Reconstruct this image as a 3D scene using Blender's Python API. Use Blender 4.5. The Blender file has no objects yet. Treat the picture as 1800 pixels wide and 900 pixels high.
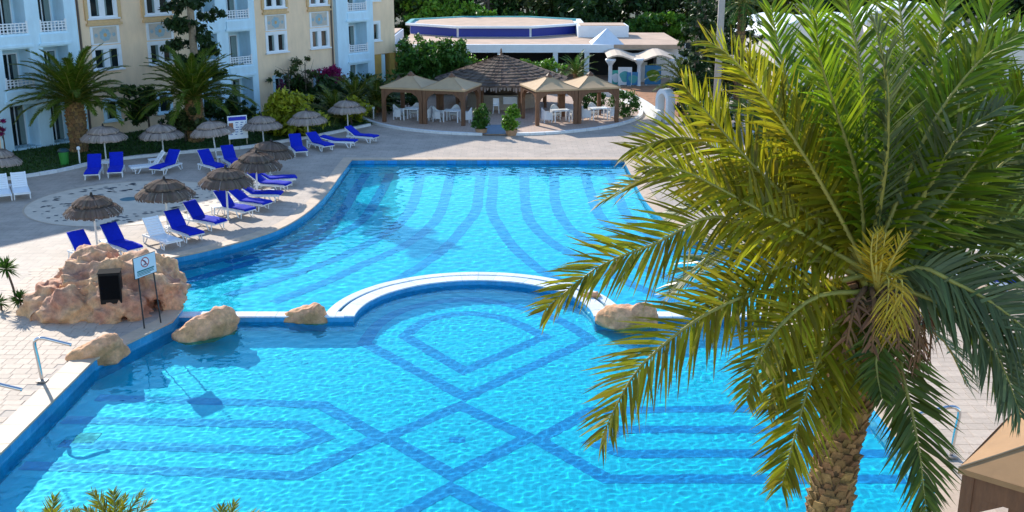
import bpy, math, random
import numpy as np
from mathutils import Vector, Matrix, noise
from mathutils.geometry import tessellate_polygon
random.seed(7); rng = np.random.default_rng(7)
S = bpy.context.scene; COL = S.collection
PI = math.pi; rad = math.radians

# ------------------------------------------------------------------ camera, sky, sun, exposure
FPX, PITCH, CAMH = 1890.0, rad(16.2), 11.0
cam = bpy.data.cameras.new('camera'); cam.sensor_width = 36; cam.lens = 36 * FPX / 1800; cam.clip_end = 2000; cam.clip_start = .05
camo = bpy.data.objects.new('camera', cam); COL.objects.link(camo)
camo.location = (0, 0, CAMH); camo.rotation_euler = (PI / 2 - PITCH, 0, 0); S.camera = camo
SUN_EL, SUN_TO = rad(27.5), Vector((.55, -.835, 0)).normalized()          # where the shadows point
w = bpy.data.worlds.new('World'); S.world = w; w.use_nodes = True
sk = w.node_tree.nodes.new('ShaderNodeTexSky'); sk.sky_type = 'NISHITA'; sk.sun_disc = False
sk.sun_elevation = SUN_EL; sk.sun_rotation = math.atan2(-SUN_TO.x, -SUN_TO.y); sk.air_density = 1.0; sk.dust_density = .0; sk.ozone_density = 3.0
bg = w.node_tree.nodes['Background']; bg.inputs[1].default_value = .15
w.node_tree.links.new(sk.outputs[0], bg.inputs[0])
sl = bpy.data.lights.new('sun', 'SUN'); sl.energy = 3.4; sl.angle = rad(.5); sl.color = (1, .93, .82)
so = bpy.data.objects.new('sun', sl); COL.objects.link(so); so.location = (-40, 40, 60)
so.rotation_euler = (SUN_TO * math.cos(SUN_EL) + Vector((0, 0, -math.sin(SUN_EL)))).to_track_quat('-Z', 'Y').to_euler()
sl.cycles.is_caustics_light = True
vs = S.view_settings; vs.view_transform = 'Standard'; vs.look = 'None'; vs.exposure = 1.05; vs.gamma = 1; vs.use_curve_mapping = False
S.cycles.use_denoising = True; S.cycles.caustics_reflective = False; S.cycles.sample_clamp_indirect = 6
S.cycles.max_bounces = 10; S.cycles.transparent_max_bounces = 12

# ------------------------------------------------------------------ surveying: where a line of sight meets the ground, the pool floor, the hotel front
def ray(px, py):
    x, y = (px - 900) / FPX, -(py - 450) / FPX
    return Vector((x, math.cos(PITCH) + y * math.sin(PITCH), -math.sin(PITCH) + y * math.cos(PITCH)))
def G(px, py, z=0.0):
    d = ray(px, py); t = (z - CAMH) / d.z
    return Vector((d.x * t, d.y * t, z))
def AT(px, py, Y):
    d = ray(px, py); t = Y / d.y
    return Vector((d.x * t, Y, CAMH + d.z * t))
def GR(px, py, wz, fz):
    p = G(px, py, wz); d = ray(px, py).normalized(); n = 1 / 1.33
    c = -d.z; s2 = n * n * (1 - c * c); r = d * n + Vector((0, 0, 1)) * (n * c - math.sqrt(1 - s2))
    return p + r * ((fz - wz) / r.z)

# ------------------------------------------------------------------ materials
MATS = {}
def mat(name, col, rough=.6, var=.0, vscale=6.0, bump=0.0, bscale=40.0, metal=0.0, rnd=0.0, spec=.5, col2=None, trans=0.0, orand=0.0, stretch=None):
    if name in MATS: return MATS[name]
    m = bpy.data.materials.new(name); m.use_nodes = True; nt = m.node_tree; N = nt.nodes; L = nt.links
    b = N['Principled BSDF']; b.inputs['Roughness'].default_value = rough; b.inputs['Metallic'].default_value = metal
    b.inputs['Specular IOR Level'].default_value = spec
    tc = N.new('ShaderNodeTexCoord'); vec = tc.outputs['Object']
    if stretch:
        mp = N.new('ShaderNodeMapping'); mp.inputs['Scale'].default_value = stretch; L.new(vec, mp.inputs[0]); vec = mp.outputs[0]
    out = None
    rgb = N.new('ShaderNodeRGB'); rgb.outputs[0].default_value = (*col, 1); out = rgb.outputs[0]
    if col2 or var:
        nz = N.new('ShaderNodeTexNoise'); nz.inputs['Scale'].default_value = vscale; nz.inputs['Detail'].default_value = 6; nz.inputs['Roughness'].default_value = .65
        L.new(vec, nz.inputs['Vector'])
        cr = N.new('ShaderNodeValToRGB'); cr.color_ramp.elements[0].position = .32; cr.color_ramp.elements[1].position = .68
        c2 = col2 or tuple(min(1, c * (1 + var)) for c in col); c1 = col if col2 else tuple(c * (1 - var) for c in col)
        cr.color_ramp.elements[0].color = (*c1, 1); cr.color_ramp.elements[1].color = (*c2, 1)
        L.new(nz.outputs['Fac'], cr.inputs[0]); out = cr.outputs[0]
    if rnd or orand:
        hs = N.new('ShaderNodeHueSaturation'); L.new(out, hs.inputs['Color'])
        src = N.new('ShaderNodeNewGeometry').outputs['Random Per Island'] if rnd else N.new('ShaderNodeObjectInfo').outputs['Random']
        a = rnd or orand
        mr = N.new('ShaderNodeMapRange'); mr.inputs[3].default_value = 1 - a; mr.inputs[4].default_value = 1 + a; L.new(src, mr.inputs[0]); L.new(mr.outputs[0], hs.inputs['Value'])
        if rnd:
            mu = N.new('ShaderNodeMath'); mu.operation = 'MULTIPLY'; mu.inputs[1].default_value = 17.31; L.new(src, mu.inputs[0])
            fr = N.new('ShaderNodeMath'); fr.operation = 'FRACT'; L.new(mu.outputs[0], fr.inputs[0])
            m2 = N.new('ShaderNodeMapRange'); m2.inputs[3].default_value = .5 - .05 * rnd; m2.inputs[4].default_value = .5 + .05 * rnd; L.new(fr.outputs[0], m2.inputs[0]); L.new(m2.outputs[0], hs.inputs['Hue'])
        out = hs.outputs[0]
    L.new(out, b.inputs['Base Color'])
    if bump:
        bn = N.new('ShaderNodeTexNoise'); bn.inputs['Scale'].default_value = bscale; bn.inputs['Detail'].default_value = 5; L.new(vec, bn.inputs['Vector'])
        bp = N.new('ShaderNodeBump'); bp.inputs['Strength'].default_value = bump; bp.inputs['Distance'].default_value = .03; L.new(bn.outputs['Fac'], bp.inputs['Height']); L.new(bp.outputs[0], b.inputs['Normal'])
    if trans:
        t = N.new('ShaderNodeBsdfTranslucent'); L.new(out, t.inputs['Color']); mx = N.new('ShaderNodeMixShader'); mx.inputs[0].default_value = trans
        L.new(b.outputs[0], mx.inputs[1]); L.new(t.outputs[0], mx.inputs[2]); L.new(mx.outputs[0], N['Material Output'].inputs[0])
    MATS[name] = m; return m
def tile_mat(name, c1, c2, mortar, bw, bh, msize=.012, uv=False, rough=.5, var=.12, vscale=.7, bias=0.0, bump=.3, offset=.5):
    if name in MATS: return MATS[name]
    m = bpy.data.materials.new(name); m.use_nodes = True; nt = m.node_tree; N = nt.nodes; L = nt.links; b = N['Principled BSDF']
    tc = N.new('ShaderNodeTexCoord'); br = N.new('ShaderNodeTexBrick'); L.new(tc.outputs['UV' if uv else 'Object'], br.inputs['Vector'])
    br.inputs['Scale'].default_value = 1; br.inputs['Brick Width'].default_value = bw; br.inputs['Row Height'].default_value = bh; br.inputs['Mortar Size'].default_value = msize
    br.inputs['Color1'].default_value = (*c1, 1); br.inputs['Color2'].default_value = (*c2, 1); br.inputs['Mortar'].default_value = (*mortar, 1); br.inputs['Bias'].default_value = bias; br.offset = offset
    nz = N.new('ShaderNodeTexNoise'); nz.inputs['Scale'].default_value = vscale; nz.inputs['Detail'].default_value = 8; nz.inputs['Roughness'].default_value = .7; L.new(tc.outputs['Object'], nz.inputs['Vector'])
    mr = N.new('ShaderNodeMapRange'); mr.inputs[1].default_value = .3; mr.inputs[2].default_value = .7; mr.inputs[3].default_value = 1 - var; mr.inputs[4].default_value = 1 + var; L.new(nz.outputs['Fac'], mr.inputs[0])
    n3 = N.new('ShaderNodeTexNoise'); n3.inputs['Scale'].default_value = vscale * 4.3; n3.inputs['Detail'].default_value = 3; n3.inputs['Distortion'].default_value = 1.2; L.new(tc.outputs['Object'], n3.inputs['Vector'])
    m3 = N.new('ShaderNodeMapRange'); m3.inputs[1].default_value = .60; m3.inputs[2].default_value = .72; m3.inputs[3].default_value = 1; m3.inputs[4].default_value = 1 - var * .8; L.new(n3.outputs['Fac'], m3.inputs[0])
    mm_ = N.new('ShaderNodeMath'); mm_.operation = 'MULTIPLY'; L.new(mr.outputs[0], mm_.inputs[0]); L.new(m3.outputs[0], mm_.inputs[1])
    hs = N.new('ShaderNodeHueSaturation'); L.new(br.outputs['Color'], hs.inputs['Color']); L.new(mm_.outputs[0], hs.inputs['Value']); L.new(hs.outputs[0], b.inputs['Base Color'])
    b.inputs['Roughness'].default_value = rough
    if bump:
        bp = N.new('ShaderNodeBump'); bp.inputs['Strength'].default_value = bump; bp.inputs['Distance'].default_value = .01; bp.invert = True; L.new(br.outputs['Fac'], bp.inputs['Height']); L.new(bp.outputs[0], b.inputs['Normal'])
    MATS[name] = m; return m
def leafmat(name, col, rnd=.35, trans=.3, rough=.5): return mat(name, col, rough, rnd=rnd, trans=trans, spec=.35)

white = mat('white_paint', (.78, .82, .85), .55, var=.05, vscale=2)
plast = mat('white_plastic', (.84, .86, .87), .35, var=.03)
blue_fab = mat('blue_canvas', (.006, .022, .44), .85, var=.12, vscale=5, bump=.25, bscale=25, spec=.15)
beige = mat('beige_render', (.88, .65, .435), .85, var=.09, vscale=1.6, bump=.08, bscale=60, stretch=(1, 1, .3))
trimm = mat('ochre_trim', (.66, .44, .22), .8, var=.1)
bwhite = mat('pale_blue_render', (.58, .79, .90), .75, var=.08, vscale=2, stretch=(1, 1, .3))
glass = mat('dark_glass', (.012, .02, .022), .08, spec=.6)
curt = mat('curtain_cloth', (.20, .27, .26), .9, var=.2, vscale=10, stretch=(6, 6, .6))
drk = mat('interior_shade_paint', (.02, .022, .025), .9)  # recess shade painted into the restaurant's back wall
wood = mat('brown_stained_wood', (.16, .07, .03), .55, var=.25, vscale=9, stretch=(1, 1, .2))
canv = mat('beige_canvas', (.50, .335, .18), .8, var=.06, vscale=2, bump=.15, bscale=3)
thatch = mat('weathered_thatch', (.15, .11, .085), .95, rnd=.28, spec=.1)
thatch_l = mat('pale_thatch', (.36, .285, .235), .95, rnd=.22, spec=.1)
pole_m = mat('white_pole', (.72, .72, .70), .5, var=.08)
steel = mat('stainless_steel', (.62, .62, .62), .18, metal=1.0)
blackm = mat('black_vinyl', (.004, .004, .005), .5, var=.3, bump=.35, bscale=9, spec=.25)
stone = mat('cream_stone', (.56, .41, .28), .65, var=.10, vscale=3, bump=.1, bscale=20, orand=.06)
wtile = mat('white_weir_tile', (.72, .76, .80), .4, var=.14, vscale=9, orand=.07)
kerbm = mat('white_kerb', (.74, .74, .72), .7, var=.1, vscale=4)
rockm = None
lf_dark = leafmat('dark_leaf', (.032, .075, .016)); lf_mid = leafmat('mid_leaf', (.06, .15, .018)); lf_bright = leafmat('bright_leaf', (.13, .27, .02))
lf_yel = leafmat('yellow_green_leaf', (.32, .34, .02)); lf_mag = leafmat('magenta_bract', (.32, .015, .13)); lf_olive = leafmat('olive_leaf', (.07, .10, .025))
lf_cyp = leafmat('conifer_leaf', (.028, .06, .016)); lf_gold = leafmat('golden_green_leaf', (.13, .15, .025))  # last one is a yellower green for some belt trees
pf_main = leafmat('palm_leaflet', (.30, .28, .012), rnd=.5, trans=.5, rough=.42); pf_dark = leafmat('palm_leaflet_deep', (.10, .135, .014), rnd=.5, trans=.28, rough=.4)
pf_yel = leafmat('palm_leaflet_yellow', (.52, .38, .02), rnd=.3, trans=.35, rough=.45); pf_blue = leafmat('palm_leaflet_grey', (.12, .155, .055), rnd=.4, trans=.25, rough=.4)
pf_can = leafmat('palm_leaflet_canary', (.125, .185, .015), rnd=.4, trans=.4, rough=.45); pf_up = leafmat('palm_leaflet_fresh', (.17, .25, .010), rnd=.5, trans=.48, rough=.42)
rach = mat('palm_rachis', (.30, .27, .05), .5, var=.2); rach_y = mat('palm_rachis_yellow', (.52, .42, .08), .5, var=.2)
bark = mat('tree_bark', (.10, .075, .05), .9, var=.35, vscale=12, bump=.5, bscale=20)
pbark = mat('palm_bark', (.27, .155, .06), .9, var=.4, vscale=14, bump=.6, bscale=30, rnd=.35)
dryleaf = mat('dry_palm_fibre', (.22, .11, .045), .9, rnd=.4)
soil = mat('garden_soil', (.13, .08, .05), .95, var=.3, bump=.4)

# ------------------------------------------------------------------ mesh helpers
class MB:
    def __init__(s): s.v = []; s.f = []; s.uv = None
    def add(s, vs, fs):
        o = len(s.v); s.v += [tuple(v) for v in vs]; s.f += [tuple(i + o for i in f) for f in fs]; return s
    def box(s, c, d, rz=0.0, M=None):
        x, y, z = d[0] / 2, d[1] / 2, d[2] / 2; R = M or Matrix.Rotation(rz, 3, 'Z'); c = Vector(c)
        return s.add([c + R @ Vector(p) for p in ((-x, -y, -z), (x, -y, -z), (x, y, -z), (-x, y, -z), (-x, -y, z), (x, -y, z), (x, y, z), (-x, y, z))],
              [(0, 3, 2, 1), (4, 5, 6, 7), (0, 1, 5, 4), (1, 2, 6, 5), (2, 3, 7, 6), (3, 0, 4, 7)])
    def bb(s, x0, x1, y0, y1, z0, z1): return s.box(((x0 + x1) / 2, (y0 + y1) / 2, (z0 + z1) / 2), (x1 - x0, y1 - y0, z1 - z0))
    def tube(s, path, r, n=8, cap=True):
        P = [Vector(p) for p in path]; rs = r if isinstance(r, (list, tuple)) else [r] * len(P); rings = []; up = Vector((0, 0, 1)); pn = None
        for i, p in enumerate(P):
            t = (P[min(i + 1, len(P) - 1)] - P[max(i - 1, 0)]).normalized()
            a = pn if pn is not None else (up if abs(t.z) < .9 else Vector((1, 0, 0)))
            a = (a - t * a.dot(t)).normalized(); pn = a; b = t.cross(a)
            rings.append([p + (a * math.cos(2 * PI * k / n) + b * math.sin(2 * PI * k / n)) * rs[i] for k in range(n)])
        vs = [q for rg in rings for q in rg]; fs = []
        for i in range(len(P) - 1):
            for k in range(n): fs.append((i * n + k, i * n + (k + 1) % n, (i + 1) * n + (k + 1) % n, (i + 1) * n + k))
        if cap: fs.append(tuple(reversed(range(n)))); fs.append(tuple((len(P) - 1) * n + k for k in range(n)))
        return s.add(vs, fs)
    def lathe(s, prof, n=16, c=(0, 0, 0)):
        vs = [(c[0] + r * math.cos(2 * PI * k / n), c[1] + r * math.sin(2 * PI * k / n), c[2] + z) for r, z in prof for k in range(n)]
        fs = [(i * n + k, i * n + (k + 1) % n, (i + 1) * n + (k + 1) % n, (i + 1) * n + k) for i in range(len(prof) - 1) for k in range(n)]
        return s.add(vs, fs)
    def prism(s, poly, z0, z1):
        n = len(poly); vs = [(p[0], p[1], z0) for p in poly] + [(p[0], p[1], z1) for p in poly]
        return s.add(vs, [tuple(reversed(range(n))), tuple(range(n, 2 * n))] + [(i, (i + 1) % n, n + (i + 1) % n, n + i) for i in range(n)])
    def build(s, name, m, parent=None, smooth=False, loc=None, link=True):
        me = bpy.data.meshes.new(name); me.from_pydata(s.v, [], s.f); me.update()
        if m: me.materials.append(m)
        if smooth: me.polygons.foreach_set('use_smooth', [True] * len(me.polygons))
        return mobj(name, me, parent, loc)
def mobj(name, me, parent=None, loc=None):
    o = bpy.data.objects.new(name, me); COL.objects.link(o)
    if parent: o.parent = parent
    if loc is not None: o.location = loc
    return o
def npmesh(name, V, F, m, parent=None, smooth=False):       # V (n,3) array; F (k,c) array
    me = bpy.data.meshes.new(name); k, c = F.shape
    me.vertices.add(len(V)); me.vertices.foreach_set('co', V.astype(np.float32).ravel())
    me.loops.add(k * c); me.loops.foreach_set('vertex_index', F.astype(np.int32).ravel())
    me.polygons.add(k); me.polygons.foreach_set('loop_start', np.arange(0, k * c, c, dtype=np.int32))
    if smooth: me.polygons.foreach_set('use_smooth', np.ones(k, dtype=bool))
    me.update(calc_edges=True); me.materials.append(m)
    return mobj(name, me, parent) if name else me
def tag(o, label=None, cat=None, group=None, kind=None):
    if label: o['label'] = label
    if cat: o['category'] = cat
    if group: o['group'] = group
    if kind: o['kind'] = kind
    return o
def thing(name, label, cat, loc=(0, 0, 0), rz=0.0, group=None):
    o = bpy.data.objects.new(name, None); COL.objects.link(o); o.location = loc; o.rotation_euler = (0, 0, rz); o.empty_display_size = .2
    return tag(o, label, cat, group)
def plain_empty(name): o = bpy.data.objects.new(name, None); COL.objects.link(o); return o
def copy_tree(o, parent=None):
    c = o.copy(); COL.objects.link(c); c.parent = parent
    for ch in o.children: copy_tree(ch, c)
    return c
def bevel(o, wd=.01, seg=2):
    md = o.modifiers.new('bevel', 'BEVEL'); md.width = wd; md.segments = seg; md.limit_method = 'ANGLE'; return o
def catmull(pts, n=8, closed=False):
    P = [Vector(p) for p in pts]; out = []
    for i in range(len(P) - 1):
        p0, p1, p2, p3 = P[max(i - 1, 0)], P[i], P[i + 1], P[min(i + 2, len(P) - 1)]
        for k in range(n):
            t = k / n; out.append(.5 * ((2 * p1) + (p2 - p0) * t + (2 * p0 - 5 * p1 + 4 * p2 - p3) * t * t + (3 * p1 - p0 - 3 * p2 + p3) * t ** 3))
    out.append(P[-1]); return out
def tess(polys, z):                                          # outer ring and holes -> MB sheet facing up
    mb = MB(); vs = [(p[0], p[1], z) for pl in polys for p in pl]
    fs = []
    for a, b, c in tessellate_polygon([[Vector((p[0], p[1], 0)) for p in pl] for pl in polys]):
        A, B, C = Vector(vs[a]), Vector(vs[b]), Vector(vs[c])
        fs.append((a, b, c) if (B - A).cross(C - A).z > 0 else (a, c, b))
    return mb.add(vs, fs)
def ribbon(pts, wd, z=None):                                 # flat band along a polyline with mitred corners
    P = [Vector((p[0], p[1], 0)) for p in pts]; vs = []; nP = len(P); cl = (P[0] - P[-1]).length < 1e-4
    for i, p in enumerate(P):
        a = (p - P[i - 1]).normalized() if i else ((p - P[-2]).normalized() if cl else None); b = (P[i + 1] - p).normalized() if i < nP - 1 else ((P[1] - p).normalized() if cl else None)
        t = ((a or b) + (b or a)).normalized(); n = Vector((-t.y, t.x, 0)); k = 1 / max(.4, n.dot(Vector((-(a or b).y, (a or b).x, 0))))
        for sg in (-1, 1): q = p + n * (sg * wd / 2 * k); vs.append((q.x, q.y, z if z is not None else pts[i][2]))
    return vs, [(2 * i, 2 * i + 2, 2 * i + 3, 2 * i + 1)[::-1] for i in range(len(P) - 1)]
def mirror(pts, ax=-1.28): return [(2 * ax - p[0], *p[1:]) for p in pts]

# ------------------------------------------------------------------ pool outline
AX = -1.28; WN, WF = -.30, -.20; FN, FF = -1.15, -1.45
half = [(-9.3, 16.3), (-11.5, 20.3), (-11.5, 27.6), (-10.3, 30.7), (-10.35, 32.0)]
far = [(p.x, p.y) for p in catmull([(-10.35, 32.0, 0), (-12.2, 33.6, 0), (-13.0, 35.6, 0), (-12.7, 37.2, 0), (-11.5, 38.45, 0), (-10.15, 40.2, 0), (-9.2, 42.1, 0), (-8.68, 44.9, 0), (-8.5, 48.0, 0), (-8.5, 52, 0), (-8.5, 56.1, 0)], 5)]
half = half[:-1] + far
OUT = half + mirror(half[::-1])                                # clockwise seen from above
OUT = OUT[::-1]
def inside(X, Y, poly):
    r = np.zeros(X.shape, bool); n = len(poly)
    for i in range(n):
        x0, y0 = poly[i]; x1, y1 = poly[(i + 1) % n]
        if y0 == y1: continue
        c = ((y0 > Y) != (y1 > Y)) & (X < (x1 - x0) * (Y - y0) / (y1 - y0) + x0); r ^= c
    return r

# ------------------------------------------------------------------ ground, deck, lawn
deck_rect = [(-60, -12), (60, -12), (60, 112), (-60, 112)]
deckm = tile_mat('deck_paving', (.46, .37, .295), (.42, .345, .275), (.33, .275, .23), .62, .42, .014, var=.2, vscale=.8, rough=.75)
tag(tess([deck_rect, OUT], 0.0).build('pool_deck', deckm), kind='structure')
deck = bpy.data.objects['pool_deck']
gm = mat('dry_ground', (.05, .055, .025), .95, var=.3, vscale=.05)
tag(tess([[(-900, -300), (900, -300), (900, 1200), (-900, 1200)], deck_rect], 0.0).build('ground', gm), kind='structure')
# pool shell
walltile = tile_mat('pool_wall_tile', (.035, .27, .52), (.05, .33, .58), (.10, .38, .6), .5, .25, .008, uv=True, rough=.25, var=.22, vscale=1.6)
floortile = tile_mat('pool_floor_tile', (.006, .66, .88), (.012, .70, .90), (.01, .63, .85), .33, .33, .01, rough=.4, var=.07, vscale=1.2, bump=0, offset=0)
stripem = tile_mat('pool_stripe_tile', (.002, .27, .66), (.006, .32, .72), (.006, .30, .68), .11, .11, .01, rough=.4, var=.12, vscale=3, bump=0, offset=0)
mb = MB(); uvs = []; acc = 0
for i in range(len(OUT)):
    a, b = OUT[i], OUT[(i + 1) % len(OUT)]; l = math.dist(a, b)
    mb.add([(a[0], a[1], -1.7), (b[0], b[1], -1.7), (b[0], b[1], -.02), (a[0], a[1], -.02)], [(0, 1, 2, 3)[::-1]]); uvs += [(acc, -.02), (acc + l, -.02), (acc + l, -1.7), (acc, -1.7)]; acc += l
pw = tag(mb.build('pool_wall', walltile), kind='structure')
ul = pw.data.uv_layers.new(name='UVMap'); [setattr(ul.data[i], 'uv', (uvs[i][0], uvs[i][1])) for i in range(len(uvs))]
def arc(r, a0, a1, n, c=(AX + .1, 31.6)): return [(c[0] + r * math.cos(a0 + (a1 - a0) * k / n), c[1] + r * math.sin(a0 + (a1 - a0) * k / n)) for k in range(n + 1)]
CX0 = AX + .1
farfloor = [(-13.4, 31.9), (CX0 - 4.3, 31.75)] + arc(4.3, PI, 0, 24) + [(CX0 + 4.3, 31.75), (10.9, 31.9), (10.9, 56.4), (-13.4, 56.4)]
nearfloor = [(-9.3, 16.2), (6.74, 16.2), (9.1, 20.3), (9.1, 27.6), (7.8, 32), (CX0 + 4.0, 31.75)] + arc(4.0, 0, PI, 24) + [(CX0 - 4.0, 31.75), (-10.4, 32), (-11.6, 27.6), (-11.6, 20.3)]
pfl = tag(tess([nearfloor], FN).build('near_pool_floor', floortile), kind='structure')
pff = tag(tess([farfloor], FF).build('far_pool_floor', floortile), kind='structure')
# stripes set into the floors (paths surveyed on the floor through the water)
rcv = [pw, pfl, pff]
def stripe(pts, wd=.42, near=True, closed=False):
    return stripe3([GR(a, b, WN, FN) for a, b in pts], wd, FN, pfl)
nst = [0]
def stripe3(P, wd=.42, fz=FF, par=pff):
    nst[0] += 1
    v, f = ribbon(P, wd, fz + .004 + .0013 * nst[0])
    o = MB().add(v, f).build('floor_stripe', stripem, par); rcv.append(o); return o
c = lambda l: [(p.x, p.y) for p in catmull([(a, b, 0) for a, b in l], 6)]
stripe([(816, 652)] + [(711, 591)] + c([(711, 591), (752, 563), (822, 551), (892, 562), (957, 592)])[1:] + [(816, 652)])
stripe([(818, 698), (640, 603)] + c([(640, 603), (670, 566), (728, 539), (822, 526), (913, 540), (987, 565), (1038, 597)])[1:] + [(818, 698)])
stripe([(809, 713), (929, 769), (796, 836), (680, 769), (809, 713)])
stripe([(790, 773), (818, 773)], .30)
stripe([(1560, 718), (1316, 718), (1040, 722), (945, 773), (1067, 842), (1316, 842), (1590, 842)])
stripe([(1560, 757), (1316, 755), (1093, 755), (1044, 778), (1098, 798), (1316, 797), (1560, 797)])
stripe([(170, 699), (567, 712), (668, 769), (530, 837), (40, 818)])
stripe([(112, 738), (533, 747), (570, 770), (507, 792), (105, 780)])
stripe([(640, 942), (791, 858), (950, 940)])
for k, l in enumerate([[(847, 295), (841, 338), (837, 369), (815, 400), (784, 434), (728, 475), (640, 520)],
          [(794, 295), (784, 341), (771, 378), (747, 406), (706, 434), (638, 465), (579, 493), (480, 532)],
          [(741, 295), (728, 353), (700, 394), (653, 425), (560, 467), (400, 520)], [(690, 297), (666, 344), (632, 391), (560, 425), (400, 474), (310, 500)],
          [(650, 297), (628, 328), (591, 385), (520, 428), (400, 462)]]):
    P = catmull([GR(a, b, WF, FF) for a, b in l], 5); stripe3(P, .48); stripe3(mirror([tuple(p) for p in P]), .48)
    x = P[0].x
    for xx in (x, 2 * AX - x): rcv.append(MB().bb(xx - .24, xx + .24, 56.06, 56.096, -1.6, -.02).build('wall_stripe', stripem, pw))
for k in range(3):
    o = MB().bb(-8.5, 5.94, 56.1 - .42 * (3 - k), 56.09 - .42 * (2 - k), FF, -1.15 + .28 * k).build('pool_step', floortile, pff); rcv.append(o)
o = MB().box((*GR(152, 770, WN, FN)[:2], FN + .01), (.55, .55, .03)).build('floor_drain', mat('drain_grate', (.2, .42, .42), .5, var=.2), pfl); rcv.append(o)
# weir between the two basins
weir = tag(thing('pool_weir', 'white topped tiled weir with a half round bow dividing the two pools', 'pool wall', (0, 0, 0)), None)
body = []
R0, R1, R2, R3 = 3.72, 4.22, 4.34, 4.66; CX, CY = AX + .1, 31.6
mb = MB(); 
def ringwall(mb, r0, r1, z0, z1, n=40):
    A = arc(r0, PI, 0, n); B = arc(r1, PI, 0, n)
    for k in range(n): mb.prism([A[k], A[k + 1], B[k + 1], B[k]][::-1] if False else [A[k], B[k], B[k + 1], A[k + 1]], z0, z1)
ringwall(mb, R0 + .03, R3 - .03, -1.62, -.22)
ringwall(mb, R0 + .03, R1, -.219, -.16); ringwall(mb, R2, R3 - .03, -.219, -.16)
for x0, x1 in ((-10.5, CX - R0 - .03), (CX + R0 + .03, 2 * AX + 10.5)): mb.bb(x0, x1, 31.55, 31.97, -1.61, -.161)
rcv.append(mb.build('tiled_wall', mat('weir_side_tile', (.05, .33, .62), .3, var=.2, vscale=5), weir))
for r0, r1, n in ((R0, R1, 22), (R2, R3, 22)):
    A = arc(r0, PI, 0, n * 3); B = arc(r1, PI, 0, n * 3)
    for k in range(n):
        i = 3 * k; q = A[i:i + 4]; qq = B[i:i + 4][::-1]
        cxy = Vector((sum(p[0] for p in q + qq) / 8, sum(p[1] for p in q + qq) / 8, 0))
        pl = [((p[0] - cxy.x) * .985 + cxy.x, (p[1] - cxy.y) * .985 + cxy.y) for p in (q + qq)[::-1]]
        MB().prism(pl, -.159, -.115 + random.uniform(-.004, .004)).build('coping_tile', wtile, weir)
gut = MB(); A = arc(R1 - .005, PI, 0, 40); B = arc(R2 + .005, PI, 0, 40)
for k in range(40): gut.add([(*A[k], -.2), (*A[k + 1], -.2), (*B[k + 1], -.2), (*B[k], -.2)], [(0, 1, 2, 3)])
gut.build('overflow_channel', mat('mossy_channel', (.10, .16, .05), .6, var=.4, vscale=5), weir)
for sx in (0, 1):
    x = -10.45
    while x < CX - R3 + .6:
        x1 = min(x + .62, CX - R3 + .62); a, b = (x, x1) if not sx else (2 * CX - x1, 2 * CX - x)
        MB().bb(a + .006, b - .006, 31.53, 31.99, -.158, -.112 + random.uniform(-.004, .004)).build('coping_tile', wtile, weir); x = x1
# water
def water(name, wz, x0, x1, y0, y1, st, keep, seed, a1, a2, f2):
    nx, ny = int((x1 - x0) / st) + 1, int((y1 - y0) / st) + 1
    X, Y = np.meshgrid(x0 + np.arange(nx) * st, y0 + np.arange(ny) * st)
    nn = noise.noise
    Z = np.array([a1 * nn((x * 2.7, y * 3.1, seed)) + a2 * nn((x * f2, y * f2 * 1.08, seed + 9)) + .002 * nn((x * .7, y * .9, seed + 4)) for x, y in zip(X.ravel(), Y.ravel())])
    V = np.stack([X.ravel(), Y.ravel(), wz + Z], 1)
    K = keep(X + st / 2, Y + st / 2)[:-1, :-1]
    for _ in range(2):
        D = K.copy(); D[1:] |= K[:-1]; D[:-1] |= K[1:]; D[:, 1:] |= K[:, :-1]; D[:, :-1] |= K[:, 1:]; K = D
    j, i = np.nonzero(K); a = j * nx + i
    F = np.stack([a, a + 1, a + nx + 1, a + nx], 1)
    m = MATS.get('pool_water')
    if not m:
        m = bpy.data.materials.new('pool_water'); MATS['pool_water'] = m; m.use_nodes = True; N = m.node_tree.nodes; N.clear()
        g = N.new('ShaderNodeBsdfGlass'); g.inputs['IOR'].default_value = 1.33; g.inputs['Roughness'].default_value = 0; g.inputs['Color'].default_value = (.45, .98, 1, 1)
        o = N.new('ShaderNodeOutputMaterial'); m.node_tree.links.new(g.outputs[0], o.inputs[0])
    o = npmesh(name, V, F, m, smooth=True); tag(o, kind='structure'); o.cycles.is_caustics_caster = True; return o
dome = lambda X, Y, r: ((X - CX) ** 2 + (Y - CY) ** 2 < r * r)
water('near_pool_water', WN, -11.8, 9.4, 16.0, 35.6, .055, lambda X, Y: inside(X, Y, OUT) & ((Y < 31.7) | dome(X, Y, R0 + .1)), 0.0, .0055, .0048, 7.5)
water('far_pool_water', WF, -13.4, 11.0, 31.4, 56.4, .085, lambda X, Y: inside(X, Y, OUT) & (Y > 31.8) & ~dome(X, Y, R3 - .15), 31.0, .0075, .0045, 5.5)
for o in rcv: o.cycles.is_caustics_receiver = True
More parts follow.
